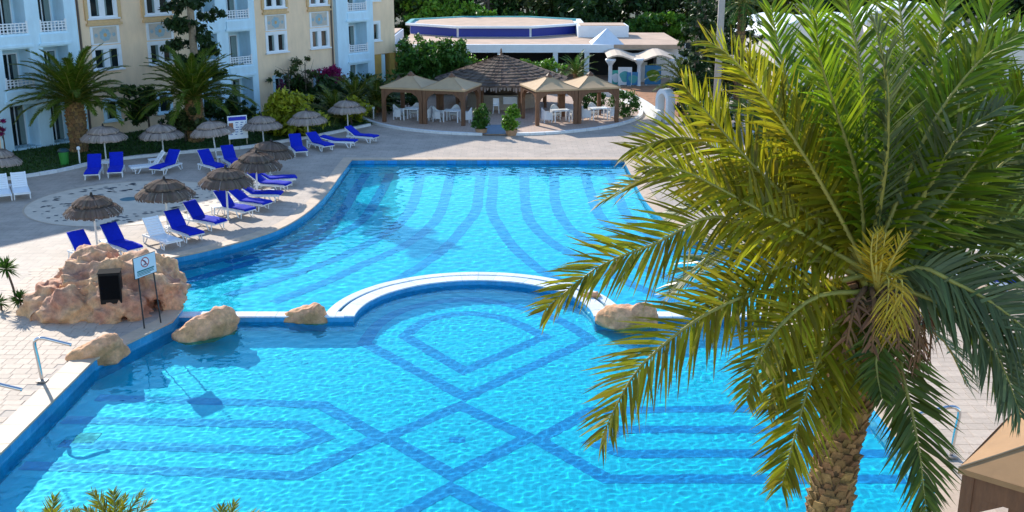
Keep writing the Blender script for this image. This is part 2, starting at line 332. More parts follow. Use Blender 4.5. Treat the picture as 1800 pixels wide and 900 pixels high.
# coping stones round the pool edge
cop = tag(plain_empty('pool_coping'), kind='structure')
pts = OUT + [OUT[0]]; samp = []; n = len(OUT)
def edge_normals():
    out = []
    for i in range(n):
        a, b, cc = Vector(OUT[i - 1]), Vector(OUT[i]), Vector(OUT[(i + 1) % n]); t1, t2 = (b - a).normalized(), (cc - b).normalized(); t = (t1 + t2).normalized()
        nn_ = Vector((t.y, -t.x)); k = 1 / max(.5, nn_.dot(Vector((t1.y, -t1.x)))); out.append(nn_ * k)
    return out
EN = edge_normals()
test = Vector(OUT[0]) + EN[0] * .3
if inside(np.array([[test.x]]), np.array([[test.y]]), OUT)[0, 0]: EN = [-e for e in EN]
for i in range(n):
    a, b = Vector(OUT[i]), Vector(OUT[(i + 1) % n]); na, nb = EN[i], EN[(i + 1) % n]; l = (b - a).length; m_ = max(1, round(l / 1.05))
    if max(a.y, b.y) < 18.5: continue
    wdt = .62 if a.y < 30 else .5
    for k in range(m_):
        g = .006 / l if m_ > 1 or l > .6 else 0; t0, t1 = k / m_ + g, (k + 1) / m_ - g
        p, q = a.lerp(b, t0), a.lerp(b, t1); pn, qn = na.lerp(nb, t0), na.lerp(nb, t1); zt = .035 + random.uniform(-.003, .003)
        MB().prism([p - pn * .03, q - qn * .03, q + qn * wdt, p + pn * wdt][::-1], -.018, zt).build('coping_stone', stone, cop)
# near pavers, one by one, the rest joined
pavm = mat('paver_stone', (.54, .425, .32), .75, var=.10, vscale=5, bump=.2, bscale=25, orand=.10)
cand = []
def paver_field(x0, x1, y0, y1):
    y = y0; r = 0
    while y < y1:
        h = random.choice((.3, .34, .4)); x = x0 - random.random() * .4
        while x < x1:
            wd = random.choice((.28, .42, .5, .36)); cand.append((x + wd / 2, y + h / 2, wd, h)); x += wd
        y += h
paver_field(-16.6, -12.13, 21.0, 36.5); paver_field(9.57, 16.5, 18.5, 35.0)
def vis(cx, cy):
    p = Vector((cx, cy, 0)) - Vector((0, 0, CAMH)); d = p.y * math.cos(PITCH) - p.z * math.sin(PITCH); return abs(FPX * p.x / d) < 915
Xc = np.array([[q[0] for q in cand]]); Yc = np.array([[q[1] for q in cand]]); bad = np.zeros(len(cand), bool)
grow = [tuple(Vector(OUT[i]) + EN[i] * .85) for i in range(n)]
bad = inside(Xc, Yc, grow)[0]
cand = [q for q, b_ in zip(cand, bad) if not b_ and vis(q[0], q[1])]
cand.sort(key=lambda q: math.hypot(q[0], q[1]) + (6 if q[0] > 0 and q[1] > 27 else 0))
base = MB().box((0, 0, 0), (1, 1, 1)); bme = base.build('paver', pavm); pme = bme.data; bpy.data.objects.remove(bme)
rest = MB()
for k, (x, y, a, b) in enumerate(cand):
    z = .009 + random.uniform(-.002, .002)
    if k < 300:
        o = mobj('paver', pme, deck, (x, y, z - .01)); o.scale = (a - .014, b - .014, .02)
    else: rest.box((x, y, z - .01), (a - .014, b - .014, .02))
if rest.v: tag(rest.build('paving', pavm, deck), kind='stuff')
# round mosaic
MC = Vector((-16.9, 46.5, 0)); mos = tag(tess([[(MC.x + 4.4 * math.cos(2 * PI * k / 72), MC.y + 4.4 * math.sin(2 * PI * k / 72)) for k in range(72)]], .004).build('mosaic_circle', mat('mosaic_stone', (.66, .54, .41), .75, var=.1, vscale=2)), kind='structure')
rim = MB(); rp = [(MC.x + 4.4 * math.cos(2 * PI * k / 72), MC.y + 4.4 * math.sin(2 * PI * k / 72), .008) for k in range(73)]
rim.add(*ribbon(rp, .09)); rim.build('border_ring', mat('mosaic_border', (.50, .38, .27), .75, var=.1), mos)
peb = MB()
for k in range(210):
    a = random.random() * 2 * PI; r = random.choice((3.55, 2.6)) + random.gauss(0, .22); x, y = MC.x + r * math.cos(a), MC.y + r * math.sin(a)
    s = random.uniform(.05, .14); peb.add([(x + s * math.cos(a + q) * (1.6 if j % 2 else .7), y + s * math.sin(a + q), .012) for j, q in enumerate((0, 1.3, 2.5, 3.6, 5))], [(0, 1, 2, 3, 4)])
tag(peb.build('dark_pebbles', mat('dark_mosaic', (.10, .10, .10), .6, rnd=.6), mos), kind='stuff')
mh = G(227, 350); t = thing('manhole_cover', 'small round blue green metal cover set in the mosaic circle', 'cover', (mh.x, mh.y, .006)); MB().lathe([(0.0, .012), (.36, .012), (.4, 0)], 24).build('lid', mat('teal_metal', (.03, .16, .2), .4), t)
# lawn and kerb
kp = [G(a, b) for a, b in ((-140, 335), (0, 318), (100, 303), (190, 284), (330, 269), (420, 262), (480, 253), (560, 240), (650, 221))]
kc = catmull(kp, 6)
lawnpoly = [(p.x, p.y) for p in kc] + [(-6, 78), (-6, 86), (-22, 78), (-45, 40)]
lawnm = mat('lawn_turf', (.018, .05, .008), .95, col2=(.04, .09, .012), vscale=1.5, bump=.4, bscale=60)
tag(tess([lawnpoly], .03).build('lawn', lawnm), kind='structure')
X = rng.uniform(-34, -7, 60000); Y = rng.uniform(48, 80, 60000); k_ = inside(X, Y, lawnpoly); X, Y = X[k_], Y[k_]; nb = len(X)
a = rng.uniform(0, 2 * PI, nb); hgt = rng.uniform(.05, .13, nb); wv = .04
V = np.stack([np.stack([X + wv * np.cos(a), Y + wv * np.sin(a), np.full(nb, .03)], 1), np.stack([X - wv * np.cos(a), Y - wv * np.sin(a), np.full(nb, .03)], 1), np.stack([X + rng.normal(0, .04, nb), Y + rng.normal(0, .04, nb), .03 + hgt], 1)], 1).reshape(-1, 3)
tag(npmesh('grass', V, np.arange(nb * 3).reshape(-1, 3), leafmat('grass_blade', (.035, .09, .012))), 'short green grass between the hotel and the white kerb', 'grass', kind='stuff')
kerb = tag(plain_empty('lawn_kerb'), kind='structure')
for i in range(0, len(kc) - 2, 2):
    a, b = kc[i].xy, kc[min(i + 2, len(kc) - 1)].xy; t = (b - a).normalized(); nn_ = Vector((-t.y, t.x)) * .11
    a = a + t * .01; b = b - t * .01
    MB().prism([a - nn_, b - nn_, b + nn_, a + nn_], 0, .15 + random.uniform(-.006, .006)).build('kerb_stone', kerbm, kerb)
# ------------------------------------------------------------------ hotel
HB = thing('hotel_building', 'beige and pale blue three storey hotel with balconies and flower panels', 'building', (-27.4, 58.9, 0), math.atan2(.8, .6))
def wall_holes(mb, x0, x1, z0, z1, holes, y0, y1):
    xs = sorted({x0, x1, *[h[0] for h in holes], *[h[1] for h in holes]}); zs = sorted({z0, z1, *[h[2] for h in holes], *[h[3] for h in holes]})
    for i in range(len(xs) - 1):
        run = None
        for j in range(len(zs) - 1):
            cx, cz = (xs[i] + xs[i + 1]) / 2, (zs[j] + zs[j + 1]) / 2
            solid = not any(h[0] < cx < h[1] and h[2] < cz < h[3] for h in holes)
            if solid: run = (run[0], zs[j + 1]) if run else (zs[j], zs[j + 1])
            if run and (not solid or j == len(zs) - 2): mb.bb(xs[i], xs[i + 1], y0, y1, *run); run = None
HT = 10.2
wins = [(5.25, 6.95), (9.0, 10.7), (18.2, 19.85), (22.2, 23.8)]
def hotel_window(x0, x1, z0, z1, leaves=2, fm=white, sill=True):
    f = MB(); w_ = .09
    f.bb(x0 - .12, x0 + w_, -.05, .1, z0 - .05, z1 + .12); f.bb(x1 - w_, x1 + .12, -.05, .1, z0 - .05, z1 + .12); f.bb(x0 + w_, x1 - w_, -.05, .1, z1 - w_, z1 + .12); f.bb(x0 + w_, x1 - w_, -.05, .1, z0 - .05, z0 + .06)
    if leaves == 2: m_ = (x0 + x1) / 2; f.bb(m_ - .16, m_ + .16, -.02, .1, z0 + .06, z1 - w_)
    if sill: f.bb(x0 - .2, x1 + .2, -.16, .05, z0 - .14, z0 - .052)
    o = f.build('window', fm, HB)
    rng_ = [(x0 + w_, (x0 + x1) / 2 - .16), ((x0 + x1) / 2 + .16, x1 - w_)] if leaves == 2 else [(x0 + w_, x1 - w_)]
    for a, b in rng_:
        MB().bb(a, b, .05, .07, z0 + .06, z1 - w_).build('pane', glass, o)
        k = MB(); side = random.random() < .5; cw = (b - a) * random.uniform(.18, .35); xa = a if side else b - cw
        k.bb(xa, xa + cw, .035, .047, z0 + .1, z1 - w_ - .02); k.build('curtain', curt, o)
        fr = MB(); fr.bb(a, a + .035, .02, .1, z0 + .06, z1 - w_); fr.bb(b - .035, b, .02, .1, z0 + .06, z1 - w_); fr.bb(a + .035, b - .035, .02, .1, z1 - w_ - .035, z1 - w_); fr.build('casement', fm, o)
    return o
flm = mat('flower_blue_tile', (.30, .44, .50), .6, var=.15, vscale=10); fpm = mat('flower_panel_ground', (.56, .50, .42), .7, var=.08); floc = mat('flower_centre', (.65, .40, .16), .6)
def flower_panel(x0, x1, z0, z1):
    p = MB().bb(x0 + .06, x1 - .06, -.03, .05, z0, z1).build('flower_panel', fpm, HB)
    e = MB(); e.bb(x0 - .1, x0 + .06, -.07, .04, z0, z1); e.bb(x1 - .06, x1 + .1, -.07, .04, z0, z1); e.bb(x0 + .06, x1 - .06, -.06, .04, z0, z0 + .07); e.bb(x0 + .06, x1 - .06, -.06, .04, z1 - .07, z1); e.build('panel_frame', white, p)
    cx, cz = (x0 + x1) / 2, (z0 + z1) / 2
    def disc(name, x, z, r, y, m, pts=14, wob=0):
        mb = MB(); mb.add([(x, y, z)] + [(x + r * (1 + wob * math.cos(k * PI)) * math.cos(2 * PI * k / pts), y, z + r * (1 + wob * math.cos(k * PI)) * math.sin(2 * PI * k / pts)) for k in range(pts)], [(0, 1 + (k + 1) % pts, 1 + k)[::-1] for k in range(pts)]); mb.build(name, m, p)
    for k in range(7): disc('petal', cx + .23 * math.cos(2 * PI * k / 7), cz + .23 * math.sin(2 * PI * k / 7), .15, -.036 - .001 * k, flm)
    disc('flower_centre', cx, cz, .11, -.048, floc)
    for sg in (-1, 1): disc('small_flower', cx + sg * .58, cz, .12, -.036, flm, 12, .22)
    return p
# beige walls
mb = MB()
H1 = [(a, b, z0, z1) for a, b in wins for z0, z1 in ((3.97, 5.18), (6.92, 8.2))] + [(5.6, 6.5, .95, 2.1), (9.3, 10.2, .95, 2.1), (18.6, 20.1, .95, 2.25), (22.3, 23.6, .95, 2.25)]
wall_holes(mb, -14, -.9, 0, HT, [], 0, .3)
wall_holes(mb, 4.22, 12.0, 0, HT, [h for h in H1 if h[0] < 12], 0, .3); wall_holes(mb, 17.0, 24.4, 0, HT, [h for h in H1 if 17 < h[0] < 24.4], 0, .3)
wall_holes(mb, 28.1, 30.75, 3.0, HT, [(28.35, 29.05, 4.08, 5.35), (28.35, 29.05, 7.0, 8.3)], 0, .3)
mb.bb(30.45, 30.749, .3, 12, 3.0, HT); mb.bb(-14, 30.4, 1.75, 12, 0, HT - .3); mb.bb(-14, 30.75, .31, 12, HT - .29, HT - .002)  # includes a solid core behind the openings, added to block light
mb.build('wall', beige, HB)
low = MB(); low.bb(28.1, 29.3, .06, .36, 0, 2.999); low.bb(29.3, 30.2, .9, 1.1, 0, 2.999); low.bb(30.2, 30.7, .06, .5, 0, 2.999); low.bb(30.3, 30.69, .5, 12, 0, 2.999); low.build('base_wall', mat('ochre_render', (.58, .34, .09), .85, var=.12, vscale=1.5), HB)
MB().bb(29.25, 29.5, -.1, .2, 0, 2.95).build('corner_post', bwhite, HB)
for a, b in wins:
    hotel_window(a, b, 3.97, 5.18); hotel_window(a, b, 6.92, 8.2); flower_panel(a, b, 5.36, 6.42)
    md = MB(); md.bb(a - .3, b + .3, -.18, .0, 6.46, 6.6); md.bb(a - .2, b + .2, -.1, .0, 6.601, 6.76); md.bb(a - .32, a - .13, -.12, .0, 6.761, 8.4); md.bb(b + .13, b + .32, -.12, .0, 6.761, 8.4); md.build('window_moulding', trimm, HB)
for a, b, z0, z1 in ((5.6, 6.5, .95, 2.1), (9.3, 10.2, .95, 2.1), (18.6, 20.1, .95, 2.25), (22.3, 23.6, .95, 2.25)): hotel_window(a, b, z0, z1, 1 if b - a < 1 else 2, bwhite)
hotel_window(28.35, 29.05, 4.08, 5.35, 1); hotel_window(28.35, 29.05, 7.0, 8.3, 1)
# pale blue balcony bays
def balcony(x0, x1, z0, z1, zf, rail=True):
    b = MB(); d = .8; y0 = -.1
    b.bb(x0 - .02, x1 + .02, y0, d, zf - .12, zf); b.bb(x0 - .12, x0 - .005, y0, d, zf, z1 + .05); b.bb(x1 + .005, x1 + .12, y0, d, zf, z1 + .05); b.bb(x0 - .02, x1 + .02, y0, d, z1 + .05, z1 + .15); b.bb(x0 - .12, x1 + .12, d, d + .1, zf, z1 + .1)
    o = b.build('balcony', bwhite, HB)
    dw = (x1 - x0) * .66; da = x0 + (x1 - x0) * .2; dz = min(zf + 2.2, z1 - .15)
    f = MB(); f.bb(da - .07, da, d - .06, d - .002, zf + .002, dz + .07); f.bb(da + dw, da + dw + .07, d - .06, d - .002, zf + .002, dz + .07); f.bb(da, da + dw, d - .06, d - .002, dz, dz + .07); f.bb(da + dw / 2 - .03, da + dw / 2 + .03, d - .07, d - .003, zf + .03, dz); f.build('door_frame', white, o)
    MB().bb(da, da + dw, d - .03, d - .01, zf + .02, dz).build('door_glass', glass, o)
    k = MB(); n = 6; cw = dw * random.uniform(.25, .42); xs = [da + dw - cw + cw * q / n for q in range(n + 1)]
    vs = [(x, d - .045 - .018 * (q % 2), z) for q, x in enumerate(xs) for z in (zf + .05, dz - .03)]; k.add(vs, [(2 * q, 2 * q + 2, 2 * q + 3, 2 * q + 1) for q in range(n)]); k.build('curtain', curt, o)
    if rail:
        r = MB(); yf = -.33; hgt = .56; nb_ = max(5, round((x1 - x0) / .22))
        r.bb(x0 - .05, x1 + .05, yf - .05, yf + .05, z0 + hgt - .06, z0 + hgt); r.bb(x0 + .05, x1 - .05, yf - .03, yf + .03, z0 + .04, z0 + .09)
        for zz in (.24, .39): r.bb(x0 + .05, x1 - .05, yf - .026, yf + .026, z0 + zz - .026, z0 + zz + .026)
        for q in range(nb_ + 1):
            x = x0 + (x1 - x0) * q / nb_; e = .05 if q in (0, nb_) else .03; r.bb(x - e, x + e, yf - e * .99, yf + e * .99, z0 + .01, z0 + hgt - .061 + (.16 if q in (0, nb_) else 0))
        r.build('railing', white, o)
    return o
def bay(x0, x1, ops):
    mb = MB(); hs = [(a, b, z0, z1) for a, b in ops for z0, z1 in ((.12, 2.5), (3.35, 5.5), (6.32, 8.5))]
    wall_holes(mb, x0, x1, 0, HT + .2, hs, -.35, -.1); mb.bb(x0, x0 + .2, -.099, .4, 0, HT + .2); mb.bb(x1 - .2, x1, -.099, .4, 0, HT + .2)
    for a, b in ops:
        for z in (2.62, 5.58): mb.bb(a - .22, b + .22, -.47, -.351, z, z + .14); mb.bb(a - .12, b + .12, -.43, -.351, z + .141, z + .62)
    mb.build('balcony_bay', bwhite, HB)
    for a, b in ops:
        balcony(a, b, 0, 2.5, .1, False); balcony(a, b, 3.35, 5.5, 2.95); balcony(a, b, 6.32, 8.5, 5.92)
bay(-.9, 4.22, [(-.35, 1.2), (2.0, 3.5)]); bay(12.0, 17.0, [(12.45, 13.85), (14.75, 16.5)]); bay(24.4, 28.1, [(25.55, 27.4)])
for x in (4.5, 24.15): MB().tube([(x, -.08, .1), (x, -.08, HT - .2)], .06, 8).build('drainpipe', mat('brown_pipe', (.13, .09, .07), .6), HB)

# ------------------------------------------------------------------ low white restaurant behind the terrace
RB = thing('restaurant_building', 'low white restaurant with flat roofs and a deep blue band', 'building', (0, 95, 0))
def lb(name, m, *boxes):
    mb = MB()
    for b in boxes: mb.bb(b[0], b[1], b[2] - 95, b[3] - 95, b[4], b[5])
    return mb.build(name, m, RB)
roofm = mat('terracotta_roof', (.52, .36, .25), .85, var=.18, vscale=.8); bluem = mat('deep_blue_paint', (.006, .025, .28), .5, var=.12)
tealm = mat('teal_rim', (.08, .38, .38), .6, var=.15)
lb('main_roof', roofm, (-9.4, 14.3, 90.4, 103, 2.62, 2.96)); lb('fascia', white, (-9.6, 8.4, 90, 90.38, 2.35, 3.0), (8.41, 14.5, 91.2, 91.6, 2.45, 2.95))
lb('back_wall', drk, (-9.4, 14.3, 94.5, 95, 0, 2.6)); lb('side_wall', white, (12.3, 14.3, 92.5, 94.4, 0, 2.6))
for x in (-5.5, -1.0, 3.6, 6.2): lb('column', white, (x - .2, x + .2, 90.1, 90.5, 0, 2.34))
lb('serving_counter', mat('tan_wood', (.30, .19, .11), .6), (-3, 6, 93.2, 93.7, 0, 1.0))
CXo, CYo = -1.6, 104.5
oc = lambda r, k: (CXo + r * math.cos(rad(22.5 + 45 * k)) * 1.12, CYo - 95 + r * math.sin(rad(22.5 + 45 * k)) * .95)
mb = MB(); mb.prism([oc(7.6, k) for k in range(8)], 2.961, 3.75); mb.build('octagon_drum', white, RB)
mb = MB(); mb.prism([oc(7.2, k) for k in range(8)], 3.755, 3.86); mb.build('octagon_roof', roofm, RB)
for k in range(8):
    a, b = Vector(oc(7.6, k)), Vector(oc(7.6, k + 1)); a2, b2 = Vector(oc(8.0, k)), Vector(oc(8.0, k + 1))
    MB().prism([a, a2, b2, b], 3.755, 3.95).build('roof_rim', tealm if k in (0, 1, 2, 3) else white, RB)
    if k in (4, 5, 6):
        p, q, p2, q2 = a.lerp(b, .02), a.lerp(b, .98), Vector(oc(7.66, k)).lerp(Vector(oc(7.66, k + 1)), .02), Vector(oc(7.66, k)).lerp(Vector(oc(7.66, k + 1)), .98)
        MB().prism([p, p2, q2, q], 3.0, 3.74).build('blue_band', bluem, RB)
lb('roof_block', white, (5.9, 10.4, 97.6, 101.5, 2.965, 3.95)); lb('roof_block_top', roofm, (6.1, 10.2, 97.8, 101.3, 3.952, 4.0)); lb('end_wing', white, (-12.8, -9.8, 89, 99, 2.7, 3.6)); lb('end_wing_wall', MATS['ochre_render'], (-12.6, -9.9, 89.3, 98.8, 0, 2.69)); lb('end_wing_roof', roofm, (-12.7, -9.95, 89.2, 98.8, 3.602, 3.68))
mb = MB(); z = 2.97; mb.add([(6.6, -4.6, z), (9.3, -4.6, z), (9.3, -1.9, z), (6.6, -1.9, z), (7.75, -3.45, z + 1.05), (8.15, -3.45, z + 1.05), (8.15, -3.05, z + 1.05), (7.75, -3.05, z + 1.05), (7.95, -3.25, z + 1.25)], [(0, 1, 5, 4), (1, 2, 6, 5), (2, 3, 7, 6), (3, 0, 4, 7), (4, 5, 8), (5, 6, 8), (6, 7, 8), (7, 4, 8)]); mb.build('pyramid_skylight', white, RB)
def awn():
    mb = MB(); n = 14; vs = []
    for i in range(n + 1):
        x = 7.6 + 5.6 * i / n; zz = 2.25 + .22 * math.sin(i * .75)
        vs += [(x, -8.2, zz), (x, -4.9, zz + .25), (x, -8.2, zz - .12)]
    for i in range(n): a = 3 * i; mb.add([], []); mb.f.append((a, a + 3, a + 4, a + 1)); mb.f.append((a + 2, a + 5, a + 3, a))
    mb.v = vs; return mb
awn().build('wavy_awning', mat('pale_awning', (.62, .50, .38), .8, var=.08), RB)
for x in (7.9, 10.2, 12.9):
    mb = MB(); mb.lathe([(.2, 0), (.17, .1), (.15, 1.6), (.2, 1.7), (.42, 2.0), (.42, 2.14), (0, 2.14)], 12, (x, -7.9, 0)); mb.build('flared_column', white, RB, True)
# painted boards of the play corner, the arch, walls
for k, (px, py, wd, hg, col) in enumerate(((1082, 150, .9, 1.2, (.05, .42, .36)), (1098, 151, 1.1, 1.5, (.78, .8, .8)), (1112, 151, 1.0, 1.1, (.04, .22, .45)), (1128, 146, .8, 1.7, (.76, .77, .77)), (1147, 150, 1.3, 1.6, (.03, .20, .38)))):
    p = G(px, py); lab = ['sea green painted board beside the flared white column', 'tall white board with a notched top in the play corner', 'small dark blue painted board with a white wave', 'narrow tall white board behind the blue painted boards', 'large deep blue painted board with a green patch'][k]
    t = thing('painted_board', lab, 'board', p, random.uniform(-.2, .2), 'painted boards of the play corner')
    mm = mat('board_paint_%s' % 'abcde'[k], col, .5, var=.15, vscale=2)
    MB().bb(-wd / 2, wd / 2, -.05, .05, .08, hg).build('panel', mm, t)
    q = MB(); pts_ = [(wd * .38 * math.cos(a_) * (1 + .2 * math.sin(3 * a_)), hg * .5 + hg * .3 * math.sin(a_)) for a_ in np.linspace(0, 2 * PI, 18, endpoint=False)]; q.add([(x_, -.056, z_) for x_, z_ in pts_], [tuple(range(18))]); q.build('painted_patch', [white, tealm, tealm, white, lf_bright][k], t)
    for sx in (-1, 1): MB().box((sx * wd * .4, .12, .04), (.06, .5, .08)).build('foot', white, t)
ap = G(1168, 213); AR = thing('white_arch', 'white arched garden gateway beside the curved path', 'arch', ap, rad(-58))
mb = MB(); n = 12
for sy in (-.22, .22): pass
prof_o = [(-.62, 0), (-.62, 1.35)] + [(-.62 * math.cos(PI * k / n), 1.35 + .75 * math.sin(PI * k / n)) for k in range(1, n)] + [(.62, 1.35), (.62, 0)]
prof_i = [(-.4, 0), (-.4, 1.3)] + [(-.4 * math.cos(PI * k / n), 1.3 + .5 * math.sin(PI * k / n)) for k in range(1, n)] + [(.4, 1.3), (.4, 0)]
for a, b in ((-.3, .3),):
    m_ = len(prof_o); vs = [(x, y, z) for y in (a, b) for pr in (prof_o, prof_i) for x, z in pr]
    for k in range(m_ - 1):
        o0, i0, o1, i1 = k, m_ + k, 2 * m_ + k, 3 * m_ + k
        mb.f += [(o0, o0 + 1, i0 + 1, i0)[::-1], (o1, o1 + 1, i1 + 1, i1), (o0, o0 + 1, o1 + 1, o1), (i0, i0 + 1, i1 + 1, i1)[::-1]]
    mb.v = vs
mb.build('arch_body', white, AR)
MB().bb(-.58, .58, -.25, .25, 0, .05).build('threshold', kerbm, AR)
wl = [G(a, b) for a, b in ((1045, 166), (1080, 172), (1118, 188), (1146, 206), (1158, 216))]; wc = catmull(wl, 4)
cw_ = thing('garden_wall', 'low white curved wall leading to the white arch', 'wall', (0, 0, 0)); mb = MB()
for i in range(len(wc) - 1):
    a, b = wc[i].xy, wc[i + 1].xy; t = (b - a).normalized(); q = Vector((-t.y, t.x)) * .12; mb.prism([a - q, b - q, b + q, a + q], 0, .75)
mb.build('wall_body', kerbm, cw_)
bp = [G(a, b) for a, b in ((1075, 165), (1110, 175), (1140, 190), (1175, 205), (1230, 205), (1230, 150), (1090, 152))]; tag(tess([[(p.x, p.y) for p in bp]], .006).build('flower_bed', mat('red_earth', (.36, .17, .08), .95, var=.3, vscale=2)), kind='structure')
# ------------------------------------------------------------------ round terrace, thatched bar, gazebos
TC = Vector((-.8, 73.2, 0))
terr = tag(MB().prism([(TC.x + 9.4 * math.cos(2 * PI * k / 80), TC.y + 9.4 * math.sin(2 * PI * k / 80)) for k in range(80)], 0, .1).build('terrace', tile_mat('terrace_paving', (.52, .37, .28), (.47, .33, .25), (.36, .27, .2), .4, .4, .012, var=.12, vscale=.6, rough=.75)), kind='structure')
for k in range(64):
    a0, a1 = 2 * PI * k / 64, 2 * PI * (k + .97) / 64
    am = (a0 + a1) / 2
    if abs(math.degrees(am) - 270) < 6.5 or math.sin(am) > .35: continue
    MB().prism([(TC.x + r * math.cos(a), TC.y + r * math.sin(a)) for r, a in ((9.41, a0), (9.68, a0), (9.68, a1), (9.41, a1))], 0, .15).build('kerb_stone', kerbm, terr)
MB().bb(-1.75, -.15, 63.55, 67.0, .101, .106).build('entrance_mat', mat('blue_grey_slab', (.16, .22, .28), .7, var=.15), terr)
TB = thing('thatched_bar', 'round poolside bar with a wide stepped conical thatched roof', 'pavilion', (-.75, 75.6, .1))
nl = 11
for k in range(nl):
    f0, f1 = k / nl, (k + 1.25) / nl; mb = MB(); nseg = 90
    for q in range(nseg):
        a = 2 * PI * q / nseg; da = 2 * PI / nseg * .62; r0, r1 = max(.05, 4.5 * f0), 4.5 * f1 + random.uniform(-.05, .06)
        z0, z1 = 3.5 - 1.62 * f0, 3.5 - 1.62 * f1 + .10 - random.uniform(0, .05)
        mb.add([(r0 * math.cos(a - da), r0 * math.sin(a - da), z0), (r0 * math.cos(a + da), r0 * math.sin(a + da), z0), (r1 * math.cos(a + da), r1 * math.sin(a + da), z1), (r1 * math.cos(a - da), r1 * math.sin(a - da), z1 - .015), (r1 * math.cos(a + da), r1 * math.sin(a + da), z1 - .1), (r1 * math.cos(a - da), r1 * math.sin(a - da), z1 - .11)], [(3, 2, 1, 0), (5, 4, 2, 3)])
    mb.build('thatch_tier', thatch, TB)
mb = MB()
for q in range(150):
    a = 2 * PI * q / 150 + random.uniform(-.01, .01); r = 4.52 + random.uniform(-.05, .05); da = .024; zz = random.uniform(.2, .42)
    mb.add([(r * math.cos(a - da), r * math.sin(a - da), 1.9), (r * math.cos(a + da), r * math.sin(a + da), 1.9), (r * math.cos(a + da * .4), r * math.sin(a + da * .4), 1.85 - zz), (r * math.cos(a - da * .4), r * math.sin(a - da * .4), 1.85 - zz)], [(3, 2, 1, 0)])
mb.build('thatch_fringe', thatch_l, TB); MB().lathe([(0, 3.95), (.05, 3.9), (.08, 3.55), (.16, 3.45)], 8).build('finial', wood, TB)
for k in range(8):
    a = 2 * PI * (k + .5) / 8; MB().tube([(3.3 * math.cos(a), 3.3 * math.sin(a), 0), (3.3 * math.cos(a), 3.3 * math.sin(a), 2.1)], .1, 8).build('post', wood, TB)
mb = MB(); nn_ = 30
for k in range(nn_):
    a0, a1 = rad(200 + 140 * k / nn_), rad(200 + 140 * (k + 1) / nn_)
    mb.prism([(r * math.cos(a), r * math.sin(a)) for r, a in ((2.1, a0), (2.5, a0), (2.5, a1), (2.1, a1))], 0, 1.0)
mb.build('bar_counter', mat('bar_plaster', (.45, .38, .3), .7, var=.1), TB)
mb = MB(); mb.lathe([(1.2, 0), (1.2, 1.9)], 20); mb.build('bar_core', mat('bar_core_paint', (.12, .09, .07), .7), TB)
MB().bb(.15, 1.1, -2.75, -2.35, .45, .95).build('white_cabinet', white, TB)
def gazebo(label, c0, e1, e2, wd, dp, zb, grp, eave=2.22, rise=.68, beam=.3, pr=.11, cmat=None):
    ang = math.atan2(e1[1], e1[0]); g = thing('canvas_gazebo', label, 'gazebo', (c0[0], c0[1], zb), ang, grp); e = eave
    for x, y in ((0, 0), (wd, 0), (wd, dp), (0, dp)):
        mb = MB(); sx, sy = (1 if x == 0 else -1), (1 if y == 0 else -1); mb.box((x + sx * pr, y + sy * pr, e / 2 - .01), (2 * pr, 2 * pr, e - .02))
        for ax in (0, 1):
            dd = (sx, 0) if ax == 0 else (0, sy); bx_, by_ = x + sx * pr, y + sy * pr; th = pr * .8
            pv = (0, th) if ax == 0 else (th, 0); pts_ = [(pr * .98, e - beam), (pr * .98, e - beam - .55), (pr + .12, e - beam - .25), (pr + .5, e - beam - .005)]
            vs = [(bx_ + dd[0] * u + s_ * pv[0], by_ + dd[1] * u + s_ * pv[1], z_) for s_ in (-1, 1) for u, z_ in pts_]; mb.add(vs, [(0, 1, 2, 3), (7, 6, 5, 4), (1, 5, 6, 2), (2, 6, 7, 3)])
        mb.build('post', wood, g)
    for b in ((0, wd, .02, .16), (0, wd, dp - .16, dp - .02)): MB().bb(b[0] + .005, b[1] - .005, b[2], b[3], e - beam, e).build('beam', wood, g)
    for b in ((.02, .16, .161, dp - .161), (wd - .16, wd - .02, .161, dp - .161)): MB().bb(b[0], b[1], b[2], b[3], e - beam + .004, e - .003).build('beam', wood, g)
    mb = MB(); n = 8; ap_ = Vector((wd / 2, dp / 2, e + rise)); cs = [Vector((-.06, -.06, e)), Vector((wd + .06, -.06, e)), Vector((wd + .06, dp + .06, e)), Vector((-.06, dp + .06, e))]
    for i in range(4):
        a, b = cs[i], cs[(i + 1) % 4]
        G_ = []
        for r in range(n + 1):
            t = r / n; row = []
            for q in range(n + 1):
                p = a.lerp(b, q / n).lerp(ap_, t); s_ = math.sin(PI * t) * .05 + math.sin(PI * q / n) * (1 - t) * .035; row.append((p.x, p.y, p.z - s_))
            G_.append(row)
        o0 = len(mb.v); mb.v += [p for row in G_ for p in row]
        for r in range(n):
            for q in range(n): k0 = o0 + r * (n + 1) + q; mb.f.append((k0, k0 + 1, k0 + n + 2, k0 + n + 1))
        dn = Vector((0, 0, -.1)); mb.add([a, b, b + dn, a + dn], [(3, 2, 1, 0)])
    cn = mb.build('canopy', cmat or canv, g)
    mb = MB()
    for q in cs: mb.tube([Vector(q).lerp(ap_, t) + Vector((0, 0, .012 - math.sin(PI * t) * .05)) for t in (0, .25, .5, .75, 1)], .014, 5)
    mb.build('hip_seam', mat('seam_tape', (.42, .29, .17), .8), cn)
    MB().lathe([(.26, -.1), (.22, 0), (.06, .14), (0, .16)], 8, ap_).build('cap', wood, g)
    return g
gr = 'canvas gazebos on the round terrace'
def gz2(label, A, B, s):
    A, B = Vector(A), Vector(B); d = B - A; gazebo(label, A, d.normalized(), None, d.length - .02, 3.3, .1, gr)
gz2('beige canvas gazebo nearest the hotel on the round terrace', (-8.26, 68.1), (-5.62, 67.3), 1); gz2('beige canvas gazebo left of the terrace entrance shrubs', (-5.6, 67.28), (-2.94, 66.5), 1)
